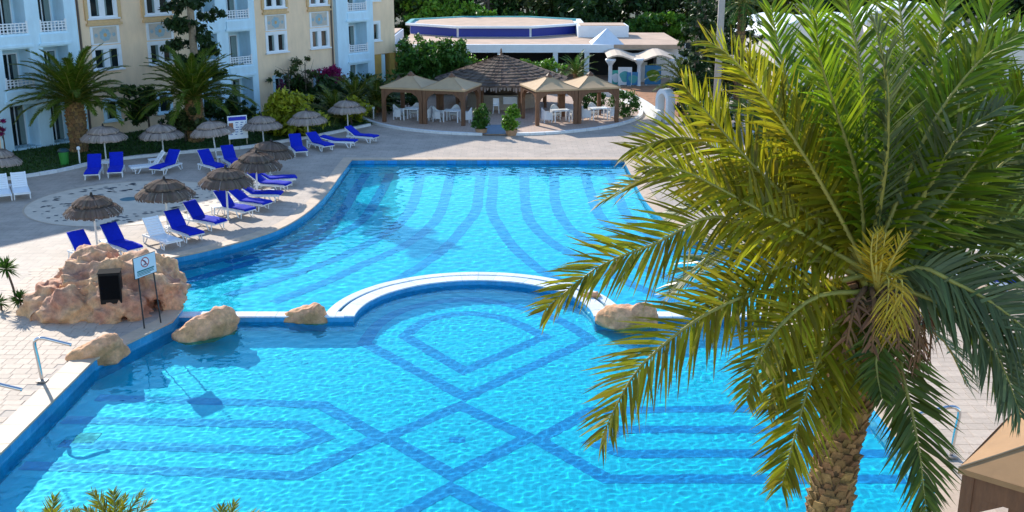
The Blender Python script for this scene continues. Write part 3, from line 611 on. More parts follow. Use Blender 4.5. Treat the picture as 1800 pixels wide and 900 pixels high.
gz2('beige canvas gazebo right of the terrace entrance shrubs', (1.5, 66.5), (4.14, 67.28), 1); gz2('beige canvas gazebo at the right end of the round terrace', (4.16, 67.3), (6.8, 68.1), 1)
def chair_proto():
    t = thing('wicker_chair', 'white', 'chair'); w_ = mat('white_wicker', (.74, .75, .76), .6, var=.12, vscale=30, bump=.3, bscale=60)
    MB().bb(-.27, .27, -.27, .27, .36, .46).build('seat', w_, t); mb = MB()
    n = 8
    for k in range(n):
        a0, a1 = PI * k / n, PI * (k + 1) / n; hh = lambda a: .66 + .3 * math.sin(a) ** 2
        P_ = [(.33 * math.cos(a0), .05 + .3 * math.sin(a0)), (.33 * math.cos(a1), .05 + .3 * math.sin(a1)), (.28 * math.cos(a1), .05 + .25 * math.sin(a1)), (.28 * math.cos(a0), .05 + .25 * math.sin(a0))]
        mb.add([(*p, .2) for p in P_] + [(*P_[0], hh(a0)), (*P_[1], hh(a1)), (*P_[2], hh(a1)), (*P_[3], hh(a0))], [(0, 1, 5, 4), (1, 2, 6, 5), (2, 3, 7, 6), (4, 5, 6, 7), (3, 0, 4, 7)])
    mb.build('backrest', w_, t)
    for sx in (-1, 1):
        MB().bb(*sorted((sx * .28, sx * .33)), -.26, .06, .2, .66).build('armrest', w_, t)
        for y in (-.24, .24): MB().bb(sx * .25 - .025, sx * .25 + .025, y - .025, y + .025, 0, .36).build('leg', w_, t)
    return t
def table_proto():
    t = thing('dining_table', 'white', 'table'); MB().bb(-.55, .55, -.4, .4, .70, .75).build('tabletop', plast, t)
    for x in (-.47, .47):
        for y in (-.32, .32): MB().bb(x - .03, x + .03, y - .03, y + .03, 0, .7).build('leg', plast, t)
    return t
cp, tp = chair_proto(), table_proto(); first = [True, True]
def put(proto, x, y, rz, label, grp, i, z=.1):
    o = proto if first[i] else copy_tree(proto); first[i] = False
    o.location = (x, y, z); o.rotation_euler = (0, 0, rz); tag(o, label, None, grp); return o
gn = ['gazebo nearest the hotel', 'gazebo left of the entrance shrubs', 'gazebo right of the entrance shrubs', 'gazebo at the right end']
for k, (gx, gy, ra) in enumerate(((-6.4, 69.0, -.28), (-3.8, 68.2, -.28), (3.1, 68.3, .28), (5.6, 69.2, .28))):
    put(tp, gx, gy, ra, 'white dining table under the ' + gn[k], 'dining tables', 1)
    for q, (dx, dy, rz, wh) in enumerate(((-.95, -.05, PI / 2, 'left'), (.95, .05, -PI / 2, 'right'), (-.1, .8, 0, 'far'))):
        ca, sa = math.cos(ra), math.sin(ra); put(cp, gx + dx * ca - dy * sa, gy + dx * sa + dy * ca, ra + rz, 'white wicker chair %s of the table, %s' % (wh, gn[k]), 'wicker chairs on the terrace', 0)
p = G(872, 199, .1); t = thing('bar_stool', 'tall white stool with backrest at the thatched bar', 'stool', p)
MB().bb(-.2, .2, -.2, .2, .5, .58).build('seat', plast, t); MB().bb(-.2, .2, .16, .22, .58, .98).build('backrest', plast, t)
for x in (-.17, .17):
    for y in (-.17, .17): MB().tube([(x * 1.2, y * 1.2, 0), (x, y, .5)], .025, 6).build('leg', plast, t)
# near gazebo at the right edge of the frame
gc = G(1693, 822, 2.4); ge2 = (G(1800, 711, 2.4) - gc).normalized(); ge1 = Vector((ge2.y, -ge2.x, 0))
gazebo('large tan canvas gazebo corner at the near right deck edge', (gc.x, gc.y), (ge1.x, ge1.y), None, 3.6, 3.6, 0.0, gr, eave=2.4, rise=.95, beam=.5, pr=.1, cmat=mat('tan_canvas', (.36, .20, .085), .8, var=.08, vscale=2, bump=.2, bscale=3))
#@@PART3
# ------------------------------------------------------------------ thatched parasols
def parasol(label, base, apex_px, r=1.08, pale=False, lean=None):
    apex = AT(apex_px[0], apex_px[1], base.y) if lean is None else base + lean
    t = thing('thatched_parasol', label, 'parasol', base, random.uniform(0, 6), 'thatched parasols'); m_ = thatch_l if pale else thatch
    h = apex.z; dv = Matrix.Rotation(-t.rotation_euler.z, 3, 'Z') @ Vector((apex.x - base.x, apex.y - base.y, 0)); dv.x = max(-.12, min(.12, dv.x)); dv.y = max(-.12, min(.12, dv.y))
    MB().tube([(0, 0, 0), (dv.x * .9, dv.y * .9, h - .12)], [.042, .036], 8).build('pole', pole_m, t)
    MB().lathe([(.14, 0), (.14, .03), (.06, .05)], 12).build('base_plate', steel, t)
    ax = Vector((dv.x, dv.y, h)); tilt = Matrix.Rotation(dv.length / h, 3, Vector((-dv.y, dv.x, 0)).normalized()) if dv.length > .01 else Matrix.Identity(3)
    for q, (r0, z0, r1, z1) in enumerate(((.05, -.08, r * .68, -.33), (r * .5, -.38, r, -.68))):
        mb = MB(); n = 120 if q else 84
        for k in range(n):
            a = 2 * PI * k / n + random.uniform(-.02, .02); da = PI / n * 1.5; rr = r1 * random.uniform(.97, 1.025); zz = z1 + random.uniform(-.045, .02) - (rr - r1) * .4
            dzj = random.uniform(-.012, .012)
            P_ = [(r0, a - da, z0 + dzj), (r0, a + da, z0 - .004 + dzj), (rr * .62 + r0 * .38, a + da * .95, (z0 * .4 + z1 * .6) + .06 + dzj), (rr * .62 + r0 * .38, a - da * .95, (z0 * .4 + z1 * .6) + .065 + dzj), (rr, a + da * .95, zz), (rr, a - da * .95, zz), (rr * .99, a + da * .85, zz - .09), (rr * .99, a - da * .85, zz - .08)]
            mb.add([ax + tilt @ Vector((p * math.cos(an), p * math.sin(an), z_)) for p, an, z_ in P_], [(3, 2, 1, 0), (5, 4, 2, 3), (7, 6, 4, 5)])
        mb.build('thatch_tier', m_, t)
    MB().tube([ax + Vector((0, 0, -.12)), ax + Vector((0, 0, .03)), ax + Vector((0, 0, .06))], [.07, .045, .012], 8).build('finial', mat('finial_and_rim_shade', (.03, .025, .022), .8), t)
    MB().tube([ax + tilt @ Vector((r * .66 * math.cos(2 * PI * k / 24), r * .66 * math.sin(2 * PI * k / 24), -.425)) for k in range(25)], .028, 5, False).build('rim_shade_hoop', MATS['finial_and_rim_shade'], t)  # dark hoop added to draw the shadow line under the upper tier
    for k in range(6):
        a = 2 * PI * k / 6; MB().tube([ax + Vector((.03 * math.cos(a), .03 * math.sin(a), -.3)), ax + tilt @ Vector((r * .93 * math.cos(a), r * .93 * math.sin(a), -.66))], .014, 5).build('rib', wood, t)
PAR = [((172, 437), (160, 340), 'dark thatched parasol standing nearest the artificial rock', 1.09), ((296, 407), (288, 312), 'dark thatched parasol beside the bare white lounger near the pool', 1.1), ((401, 386), (396, 292), 'thatched parasol third along the pool edge from the rock', 1.12),
       ((452, 346), (450, 265), 'thatched parasol fourth along the pool edge from the rock', 1.1), ((475, 308), (477, 246), 'thatched parasol farthest from the rock in the pool edge row', 1.12)]
for b, a, l, r in PAR: parasol(l, G(*b), a, r * random.uniform(.96, 1.05))
PARB = [((187, 284), (180, 219), 'pale thatched parasol in front of the left date palm', 1.2), ((288, 274), (282, 216), 'pale thatched parasol over a white and a blue lounger by the kerb', 1.2), ((381, 279), (370, 210), 'thatched parasol just left of the white menu board', 1.2), ((464, 255), (459, 201), 'thatched parasol just right of the white menu board', 1.15),
        ((543, 250), (538, 192), 'pale thatched parasol in front of the yellow green bush', 1.15), ((612, 230), (609, 174), 'pale thatched parasol nearest the gazebos', 1.15)]
for b, a, l, r in PARB: parasol(l, G(*b), a, r * random.uniform(.94, 1.05), True)
parasol('thatched parasol cut off by the left edge of the picture', G(-6, 320), (-4, 258), 1.15, True)
# ------------------------------------------------------------------ loungers and side tables
def lounger_proto(name, cushion, ang=50):
    t = thing(name, 'x', 'sun lounger'); L_, W_ = 1.9, .64; hx = .68      # head end at x=0, foot at x=1.9; hinge at hx
    fr = MB()
    for sy in (-1, 1): y = sy * W_ / 2; fr.bb(.12, L_, y - .03, y + .03, .27, .34)
    for x in (.14, .98, L_ - .03): fr.bb(x - .03, x + .03, -W_ / 2 + .031, W_ / 2 - .031, .275, .335)
    fr.build('frame', plast, t)
    sl_ = MB(); n = 9
    for k in range(n): x = hx + (L_ - hx) * (k + .5) / n; sl_.bb(x - .058, x + .058, -W_ / 2 + .03, W_ / 2 - .03, .342, .362)
    sl_.build('seat_slats', plast, t); ca, sa = math.cos(rad(ang)), math.sin(rad(ang)); bl = .80; bk = MB()
    M_ = Matrix(((ca, 0, sa), (0, 1, 0), (-sa, 0, ca)))                 # back leans towards -x
    M_ = Matrix(((-ca, 0, -sa), (0, 1, 0), (sa, 0, -ca)))
    def bp_(u, y, w2): return Vector((hx, 0, .35)) + Vector((-ca * u, y, sa * u)) + Vector((sa, 0, ca)) * w2
    for y0, y1 in ((-W_ / 2, -W_ / 2 + .06), (W_ / 2 - .06, W_ / 2)):
        vs = [bp_(u, y, w2) for u, y, w2 in ((0, y0, -.03), (bl, y0, -.03), (bl, y1, -.03), (0, y1, -.03), (0, y0, .02), (bl, y0, .02), (bl, y1, .02), (0, y1, .02))]; bk.add(vs, [(0, 1, 2, 3), (7, 6, 5, 4), (0, 4, 5, 1), (1, 5, 6, 2), (2, 6, 7, 3), (3, 7, 4, 0)])
    for k in range(7):
        u0, u1 = .02 + k * (bl - .02) / 7, .02 + (k + .86) * (bl - .02) / 7; y0, y1 = -W_ / 2 + .061, W_ / 2 - .061
        vs = [bp_(u, y, w2) for u, y, w2 in ((u0, y0, -.02), (u1, y0, -.02), (u1, y1, -.02), (u0, y1, -.02), (u0, y0, .015), (u1, y0, .015), (u1, y1, .015), (u0, y1, .015))]; bk.add(vs, [(0, 1, 2, 3), (7, 6, 5, 4), (0, 4, 5, 1), (1, 5, 6, 2), (2, 6, 7, 3), (3, 7, 4, 0)])
    bk.build('backrest', plast, t)
    for x, dx in ((.32, -.16), (1.55, .14)):
        for sy in (-1, 1):
            y = sy * (W_ / 2 - .0); MB().tube([(x - .14, y, .28), (x - .08 + dx * .6, y * 1.03, .03), (x + dx * .6 + .06, y * 1.03, .02), (x + .16, y, .28)], .026, 6).build('leg', plast, t)
    if ang > 5: MB().tube([bp_(.5, -.22, -.03), (.22, -.22, .31), (.22, .22, .31), bp_(.5, .22, -.03)], .014, 5).build('prop', plast, t)
    if cushion:
        prof = []; n1 = 6
        pts_ = [bp_(bl + .03, 0, .02), bp_(bl * .75, 0, .03), bp_(bl * .5, 0, .03), bp_(bl * .25, 0, .03), Vector((hx - .02, 0, .40)), Vector((hx + .12, 0, .385)), Vector((hx + .4, 0, .385)), Vector((hx + .62, 0, .40)), Vector((hx + .9, 0, .385)), Vector((L_ - .02, 0, .375)), Vector((L_ + .03, 0, .33))]
        P_ = catmull(pts_, 3); mb = MB(); cross = [(-.325, -.005), (-.325, .025), (-.30, .05), (-.1, .058), (.1, .058), (.30, .05), (.325, .025), (.325, -.005)]
        vs = []
        for i, p in enumerate(P_):
            tt = (P_[min(i + 1, len(P_) - 1)] - P_[max(0, i - 1)]).normalized(); nr = Vector((-tt.z, 0, tt.x)); nr = nr if nr.z > -.3 else -nr
            e = .5 if i in (0, len(P_) - 1) else 1; vs += [p + nr * (z_ * e) + Vector((0, y_, 0)) for y_, z_ in cross]
        m_ = len(cross); fs = [(i * m_ + k, i * m_ + k + 1, (i + 1) * m_ + k + 1, (i + 1) * m_ + k)[::-1] for i in range(len(P_) - 1) for k in range(m_ - 1)] + [(i * m_, (i + 1) * m_, (i + 1) * m_ + m_ - 1, i * m_ + m_ - 1)[::-1] for i in range(len(P_) - 1)]
        fs += [tuple(range(m_)), tuple(reversed(range((len(P_) - 1) * m_, len(P_) * m_)))]
        mb.add(vs, fs); mb.build('cushion', blue_fab, t, True)
    return t
lp = {('c', 50): lounger_proto('sun_lounger', True, 50), ('w', 50): lounger_proto('sun_lounger', False, 52), ('c', 12): lounger_proto('sun_lounger', True, 14), ('c', 32): lounger_proto('sun_lounger', True, 34)}
used = set()
def put_lounger(head, foot, label, k=('c', 50), zt=None):
    a = G(*head, zt or {50: .92, 32: .78, 12: .55}[k[1]]); b = G(*foot, .36); c_ = (a.xy + b.xy) / 2; d = (b.xy - a.xy); d = d.normalized() if d.length > .3 else Vector((0, -1))
    o = lp[k] if k not in used else copy_tree(lp[k]); used.add(k); h = c_ - d * .98
    o.location = (h.x, h.y, 0); o.rotation_euler = (0, 0, math.atan2(d.y, d.x) + random.uniform(-.06, .06)); tag(o, label, None, 'sun loungers round the pool')
B, Wh, Fl, Md = ('c', 50), ('w', 50), ('c', 12), ('c', 32)
for h, f, l, k in (((143, 413), (166, 446), 'blue cushioned sun lounger partly hidden behind the artificial rock', B), ((193, 397), (230, 434), 'blue cushioned sun lounger right of the parasol by the rock', B),
    ((268, 385), (300, 420), 'bare white sun lounger at the pool edge without a cushion', Wh), ((306, 374), (340, 408), 'blue sun lounger right beside the bare white one at the pool edge', B), ((336, 357), (383, 388), 'blue sun lounger standing alone between the second and third parasols', B),
    ((387, 337), (436, 367), 'blue sun lounger at the third parasol by a white table', B), ((413, 333), (465, 356), 'blue sun lounger between the third and fourth parasols', Md), ((428, 323), (486, 339), 'blue sun lounger at the fourth parasol with white frame showing', Md),
    ((446, 304), (502, 323), 'nearer of two blue loungers side by side at the far parasols', Md), ((457, 299), (510, 311), 'farthest blue lounger of the pool edge row', Md),
    ((166, 274), (163, 304), 'left blue lounger of the pair before the left date palm', B), ((203, 272), (200, 299), 'right blue lounger of the pair before the left date palm', B), ((280, 268), (240, 291), 'bare white lounger by the kerb next to a blue one', Wh), ((306, 266), (276, 295), 'blue lounger by the kerb turned towards a bare white one', B),
    ((364, 268), (377, 291), 'left blue lounger below the menu board by the kerb', B), ((402, 260), (413, 284), 'right blue lounger below the menu board by the kerb', B), ((519, 239), (527, 263), 'left blue lounger before the yellow green bush', B), ((549, 235), (573, 255), 'right blue lounger before the yellow green bush', Md),
    ((576, 240), (620, 247), 'flattened blue lounger with white frame near the gazebos', Fl), ((617, 224), (654, 240), 'blue lounger with raised back nearest the gazebos', Md), ((32, 307), (37, 335), 'bare white lounger in the shade at the left edge', Wh), ((-2, 311), (2, 338), 'white lounger cut off by the left edge of the picture', Wh),
    ((1632, 436), (1660, 462), 'blue lounger seen through the fronds behind the big palm', B), ((1592, 476), (1618, 502), 'blue lounger glimpsed beside the big palm trunk crown', B), ((1716, 468), (1744, 492), 'blue lounger on the far right deck behind grey fronds', Md)): put_lounger(h, f, l, k)
for k, o in lp.items():
    if k not in used:
        for ch in list(o.children): bpy.data.objects.remove(ch)
        bpy.data.objects.remove(o)
def side_table():
    t = thing('side_table', 'x', 'side table'); bevel(MB().bb(-.25, .25, -.25, .25, .36, .40).build('tabletop', plast, t), .012)
    for x in (-.2, .2):
        for y in (-.2, .2): MB().tube([(x * 1.1, y * 1.1, 0), (x, y, .36)], [.02, .028], 6).build('leg', plast, t)
    return t
stp = side_table(); f1 = True
for px, py, rz, l in ((190, 441, .6, 'small white table under the parasol by the rock'), (306, 414, .7, 'small white table between the bare white and blue loungers'), (384, 378, .5, 'small white table at the third parasol from the rock'), (474, 350, .3, 'small white table half hidden by the fourth parasol lounger'), (186, 299, 0, 'small white table between the pair before the left palm'), (271, 293, .5, 'small white table between the white and blue kerb loungers'),
    (391, 288, .3, 'small white table between the loungers below the menu board'), (547, 259, .3, 'small white table before the yellow green bush'), (618, 243, .3, 'small white table between the loungers nearest the gazebos'), (13, 340, .1, 'small white table between the shaded loungers at the left edge')):
    o = stp if f1 else copy_tree(stp); f1 = False; p = G(px, py); o.location = p; o.rotation_euler = (0, 0, rz); tag(o, l, None, 'small white side tables')
# ------------------------------------------------------------------ menu board, bin, lamps
p0, p1 = G(403, 259), G(437, 256); d = (p1 - p0); t = thing('menu_board', 'white menu board with a blue header on two legs', 'board', p0, math.atan2(d.y, d.x)); wd = d.length
bz0, bz1 = .45, 1.75
MB().bb(0, wd, -.03, .03, bz0, bz1).build('board', plast, t); MB().bb(.05, wd - .05, -.036, -.031, bz1 - .27, bz1 - .06).build('blue_header', mat('header_blue', (.01, .02, .45), .5), t)
MB().bb(.05, .3, -.036, -.031, 1.05, 1.36).build('food_picture', mat('food_print', (.35, .12, .05), .5, var=.5, vscale=14), t)
pr = MB()
for r in range(6):
    z_ = 1.36 - r * .13
    for q in range(3): x_ = (.42 if r < 3 else .1) + q * .27 + random.uniform(0, .04); pr.bb(x_, min(wd - .06, x_ + random.uniform(.1, .2)), -.034, -.0305, z_ - .02, z_ + .02)
tag(pr.build('printed_lines', mat('print_blue', (.05, .12, .35), .6), t), kind='stuff')
for x in (.06, wd - .06): MB().bb(x - .03, x + .03, .031, .08, 0, bz1 - .1).build('leg', mat('pale_wood_leg', (.45, .38, .25), .7), t)
p = G(114, 290); t = thing('waste_bin', 'dark topped green waste bin standing on the lawn', 'bin', p); MB().lathe([(0, 0), (.2, 0), (.25, .7), (.24, .7)], 14).build('body', mat('green_plastic', (.04, .26, .04), .45), t); MB().lathe([(.3, .7), (.3, .76), (.2, .86), (0, .9)], 14).build('lid', mat('dark_teal_plastic', (.01, .05, .06), .4), t)
for px, py, l, hh in ((141, 290, 'short white garden lamp post beside the left palm trunk', .8), (657, 212, 'short white garden lamp post left of the gazebos', .75)):
    p = G(px, py); t = thing('garden_lamp', l, 'lamp', p, 0, 'short garden lamps'); MB().tube([(0, 0, 0), (0, 0, hh)], .045, 8).build('post', pole_m, t); MB().lathe([(.06, hh), (.09, hh + .02), (.09, hh + .14), (.02, hh + .18)], 10).build('head', plast, t)
LPp = AT(1261, 150, 60.0); t = thing('lamp_pole', 'tall pale grey lamp pole rising behind the big palm', 'pole', (LPp.x, 60, 0)); MB().tube([(0, 0, 0), (0, 0, 15)], [.21, .16], 12).build('shaft', mat('pole_concrete', (.42, .36, .32), .7, var=.12, vscale=3), t, True); MB().box((.3, 0, 14.9), (.9, .35, .25)).build('lamp_head', steel, t); MB().bb(-.4, .4, -.4, .4, 0, .25).build('footing', kerbm, t)
# ------------------------------------------------------------------ rocks
def rock_mat():
    m = bpy.data.materials.new('painted_rock'); m.use_nodes = True; N = m.node_tree.nodes; L = m.node_tree.links; b = N['Principled BSDF']; b.inputs['Roughness'].default_value = .8
    tc = N.new('ShaderNodeTexCoord'); nz = N.new('ShaderNodeTexNoise'); nz.inputs['Scale'].default_value = 1.1; nz.inputs['Detail'].default_value = 7; L.new(tc.outputs['Object'], nz.inputs['Vector'])
    cr = N.new('ShaderNodeValToRGB'); e = cr.color_ramp.elements; e[0].position = .40; e[0].color = (.80, .45, .22, 1); e[1].position = .62; e[1].color = (.56, .25, .15, 1); k = e.new(.5); k.color = (.68, .36, .20, 1); L.new(nz.outputs['Fac'], cr.inputs[0])
    n2 = N.new('ShaderNodeTexNoise'); n2.inputs['Scale'].default_value = 5; n2.inputs['Detail'].default_value = 8; n2.inputs['Roughness'].default_value = .7; L.new(tc.outputs['Object'], n2.inputs['Vector'])
    mr = N.new('ShaderNodeMapRange'); mr.inputs[1].default_value = .3; mr.inputs[2].default_value = .7; mr.inputs[3].default_value = .5; mr.inputs[4].default_value = 1.2; L.new(n2.outputs['Fac'], mr.inputs[0])
    hs = N.new('ShaderNodeHueSaturation'); L.new(cr.outputs[0], hs.inputs['Color']); L.new(mr.outputs[0], hs.inputs['Value']); L.new(hs.outputs[0], b.inputs['Base Color'])
    bp = N.new('ShaderNodeBump'); bp.inputs['Strength'].default_value = .6; bp.inputs['Distance'].default_value = .06; L.new(n2.outputs['Fac'], bp.inputs['Height']); L.new(bp.outputs[0], b.inputs['Normal'])
    m2 = m.copy(); m2.name = 'cream_rock'; r2 = next(n for n in m2.node_tree.nodes if n.type == 'VALTORGB').color_ramp.elements; r2[0].color = (.86, .43, .19, 1); r2[1].color = (.84, .42, .22, 1); r2[2].color = (.50, .26, .11, 1)
    return m, m2
rockm, rockc = rock_mat()
import bmesh
def rock(lumps, voxel, amp, seed, cuts=(), ridge=1.0):
    bm = bmesh.new()
    for (x, y, z, rx, ry, rz_, ro) in lumps:
        r = bmesh.ops.create_icosphere(bm, subdivisions=3, radius=1); bmesh.ops.transform(bm, verts=r['verts'], matrix=Matrix.Translation((x, y, z)) @ Matrix.Rotation(ro, 4, 'Z') @ Matrix.Diagonal((rx, ry, rz_, 1)))
    me = bpy.data.meshes.new('r'); bm.to_mesh(me); bm.free(); o = bpy.data.objects.new('r', me); COL.objects.link(o); md = o.modifiers.new('m', 'REMESH'); md.mode = 'VOXEL'; md.voxel_size = voxel
    tmp = []
    for (x, y, z, rx, ry, rz_) in cuts:
        bm = bmesh.new(); bmesh.ops.create_icosphere(bm, subdivisions=3, radius=1, matrix=Matrix.Translation((x, y, z)) @ Matrix.Diagonal((rx, ry, rz_, 1))); cm = bpy.data.meshes.new('c'); bm.to_mesh(cm); bm.free(); co = bpy.data.objects.new('c', cm); COL.objects.link(co); tmp.append(co)
        b_ = o.modifiers.new('b', 'BOOLEAN'); b_.operation = 'DIFFERENCE'; b_.object = co; b_.solver = 'EXACT'
    if cuts: md = o.modifiers.new('m2', 'REMESH'); md.mode = 'VOXEL'; md.voxel_size = voxel
    dg = bpy.context.evaluated_depsgraph_get(); ev = bpy.data.meshes.new_from_object(o.evaluated_get(dg))
    for q in tmp + [o]: bpy.data.objects.remove(q)
    nrm = [v.normal.copy() for v in ev.vertices]
    for v, nv in zip(ev.vertices, nrm):
        p = v.co; q = p + Vector((seed, seed * 1.7, 0))
        dsp = amp * (noise.fractal(q * .8, 1.0, 2.0, 3) * 1.0 + ridge * max(0, 1 - abs(noise.noise(Vector((q.x * .9 + q.z * .5, q.y * 1.3, q.z * 1.6))) * 2.6)) ** 1.5 * .85 + ridge * max(0, 1 - abs(noise.noise(Vector((q.x * 1.9 + q.y, q.y * 2.2 + 5, q.z * 3.0 - q.x))) * 2.6)) ** 1.5 * .42 + ridge * max(0, 1 - abs(noise.noise(Vector((q.x * 4.2, q.y * 4.6, q.z * 5.5 + q.x))) * 2.4)) * .16 - .45)
        v.co = p + nv * dsp
    ev.polygons.foreach_set('use_smooth', [True] * len(ev.polygons)); ev.update(); return ev
def rock_thing(name, label, me, loc, m):
    me.name = name; me.materials.clear(); me.materials.append(m); o = mobj(name, me, None, loc); return tag(o, label, 'rock', None)
me = rock([(-.3, .6, .35, 1.75, 1.5, 1.0, .3), (-1.7, -.1, .1, .95, .9, .85, 0), (.5, .9, .55, 1.5, 1.15, .9, .4), (-1.0, 1.2, .5, 1.1, 1.0, .95, 0), (.2, -.6, .15, 1.2, .8, .85, -.4), (1.45, -.1, .4, .7, .55, .6, .5), (1.75, .0, .05, .35, .45, .7, .4), (-1.0, -.9, .0, .9, .7, .75, .2), (-2.0, -.5, -.1, .5, .6, .6, 0), (.2, -1.2, -.1, .7, .5, .5, .1), (1.0, .8, .2, 1.0, .9, .8, 0)], .065, .26, 3.1, [(1.40, -.45, .12, .21, 1.5, .36), (.75, -1.15, .0, .24, .6, .22)])
BR = rock_thing('artificial_rock', 'large pink and cream artificial rock heap at the pool corner', me, (-12.55, 32.1, 0), rockm)
def px_rock(name, label, x0, x1, y0, y1, depth, zb, seed, extra=(), rz=0.0, amp=.13):
    c_ = G((x0 + x1) / 2, y1, zb); sc = math.hypot(c_.y, CAMH) / FPX; wd = (x1 - x0) * sc; hg = (y1 - y0) * sc * .86
    lm = [(0, 0, 0, wd * .46, depth, hg * .72, 0), (wd * .18, 0, hg * .25, wd * .25, depth * .8, hg * .62, 0), (-wd * .25, 0, 0, wd * .24, depth * .8, hg * .45, 0)] + [(e[0] * wd, e[1], e[2] * hg, e[3] * wd, depth * .7, e[4] * hg, 0) for e in extra]
    me = rock(lm, .045, amp, seed, ridge=.8); o = rock_thing(name, label, me, (c_.x, c_.y + depth * .6, zb - .02), rockc); o.rotation_euler.z = rz; return o
px_rock('boulder', 'cream boulder at the foot of the rock heap by the handrail', 112, 222, 584, 628, .38, 0, 1.3, rz=.5)
px_rock('boulder', 'long cream boulder lying over the pool edge beside the sign', 298, 428, 528, 588, .36, -.22, 5.7, rz=.55)
px_rock('boulder', 'cream boulder on the weir left of its round bow', 494, 582, 522, 561, .38, -.2, 9.2)
px_rock('boulder', 'cream boulder on the weir right of its round bow', 1044, 1168, 522, 569, .42, -.2, 12.4, [(.3, .1, .1, .18, .4)])
px_rock('boulder', 'small reddish stone behind the right end of the bow', 1022, 1062, 507, 524, .2, -.15, 15.4)
# loudspeaker and sign
sp = AT(197, 522, 30.95); t = thing('loudspeaker', 'black box loudspeaker standing on the artificial rock', 'loudspeaker', sp, .22)
bevel(MB().bb(-.31, .31, -.24, .24, -.15, .80).build('cabinet', blackm, t), .02); MB().bb(-.27, .27, -.262, -.242, .0, .74).build('grille', mat('black_grille', (.003, .003, .004), .8, bump=.5, bscale=120, spec=.1), t); MB().bb(-.33, .33, -.26, .26, .802, .825).build('top_panel', mat('grey_vinyl', (.012, .012, .012), .95, spec=.1), t)
s0, s1 = G(254, 579), G(283, 569); d = s1 - s0; t = thing('warning_sign', 'leaning no diving sign on two black posts at the pool corner', 'sign', s0, math.atan2(d.y, d.x)); wd = d.length
for nm, b_, tp_ in (('a', (0, 0, 0), (243, 489)), ('b', (wd, 0, 0), (270, 479))):
    q = AT(tp_[0], tp_[1], (s0 if nm == 'a' else s1).y); loc = Matrix.Rotation(-math.atan2(d.y, d.x), 3, 'Z') @ (q - s0)
    MB().tube([b_, tuple(loc)], .022, 8).build('post', mat('black_metal', (.01, .01, .012), .4), t); MB().lathe([(.09, .0), (.09, .015), (.03, .03)], 10, b_).build('foot_plate', MATS['black_metal'], t)
    if nm == 'a': la = loc
    else: lb_ = loc
ux = (lb_ - la); upv = Vector((la.x * .3, 0, .62)); 
def quad3(mb, u0, u1, v0, v1, off):
    nn_ = ux.cross(upv).normalized(); mb.add([la + ux * u + upv * v + nn_ * off for u, v in ((u0, v0), (u1, v0), (u1, v1), (u0, v1))], [(0, 1, 2, 3)])
def slab(name, u0, u1, v0, v1, a, b, m):
    mb = MB(); nn_ = ux.cross(upv).normalized(); vs = [la + ux * u + upv * v + nn_ * o for o in (a, b) for u, v in ((u0, v0), (u1, v0), (u1, v1), (u0, v1))]; mb.add(vs, [(3, 2, 1, 0), (4, 5, 6, 7), (0, 1, 5, 4), (1, 2, 6, 5), (2, 3, 7, 6), (3, 0, 4, 7)]); return mb.build(name, m, t)
nrm_ = ux.cross(upv).normalized(); 
slab('sign_backing', -.22, 1.22, -.02, 1.02, -.02, .0, MATS['black_metal']); slab('sign_board', -.19, 1.19, .01, .99, .001, .012, mat('pale_blue_board', (.55, .70, .78), .4))
def ringp(name, r0, r1, off, m, cu=.5, cv=.66):
    mb = MB(); n = 28; W_, H_ = ux.length, upv.length; eu, ev_ = ux.normalized(), (upv - ux.normalized() * upv.dot(ux.normalized())).normalized(); c_ = la + ux * cu + upv * cv + nrm_ * off
    vs = []
    for k in range(n): a = 2 * PI * k / n; e = eu * math.cos(a) + ev_ * math.sin(a); vs += [c_ + e * r0, c_ + e * r1]
    mb.add(vs, [(2 * k, 2 * k + 1, (2 * k + 3) % (2 * n), (2 * k + 2) % (2 * n)) for k in range(n)]); o = mb.build(name, m, t); return c_, eu, ev_
redm = mat('sign_red', (.42, .05, .06), .5); navy = mat('sign_navy', (.02, .05, .14), .5)
c_, eu, ev_ = ringp('white_disc', .0, .14, .014, mat('sign_white', (.78, .8, .82), .5)); ringp('prohibition_ring', .125, .155, .016, redm)
def stroke(name, a, b, wd, m, off=.018):
    p, q = c_ + eu * a[0] + ev_ * a[1], c_ + eu * b[0] + ev_ * b[1]; tt = (q - p).normalized(); s_ = nrm_.cross(tt) * wd; o_ = nrm_ * (off - .014); MB().add([p - s_ + o_, q - s_ + o_, q + s_ + o_, p + s_ + o_], [(0, 1, 2, 3)]).build(name, m, t)
stroke('diver_body', (-.02, .05), (.03, -.03), .024, navy); stroke('diver_leg', (-.07, .09), (-.02, .05), .014, navy, .0185); stroke('diver_arm', (.03, -.03), (-.03, -.06), .012, navy, .0187); stroke('water_line', (-.08, -.075), (.08, -.075), .012, navy, .0189); stroke('prohibition_bar', (-.095, .095), (.095, -.095), .012, redm, .0205)
for v, u1, hh in ((.30, 1.05, .035), (.22, 1.0, .02), (.155, 1.02, .02), (.09, .8, .018)): slab('text_line', -.05, u1, v - hh, v + hh, .0125, .0145, mat('sign_teal_text', (.02, .16, .18), .5))
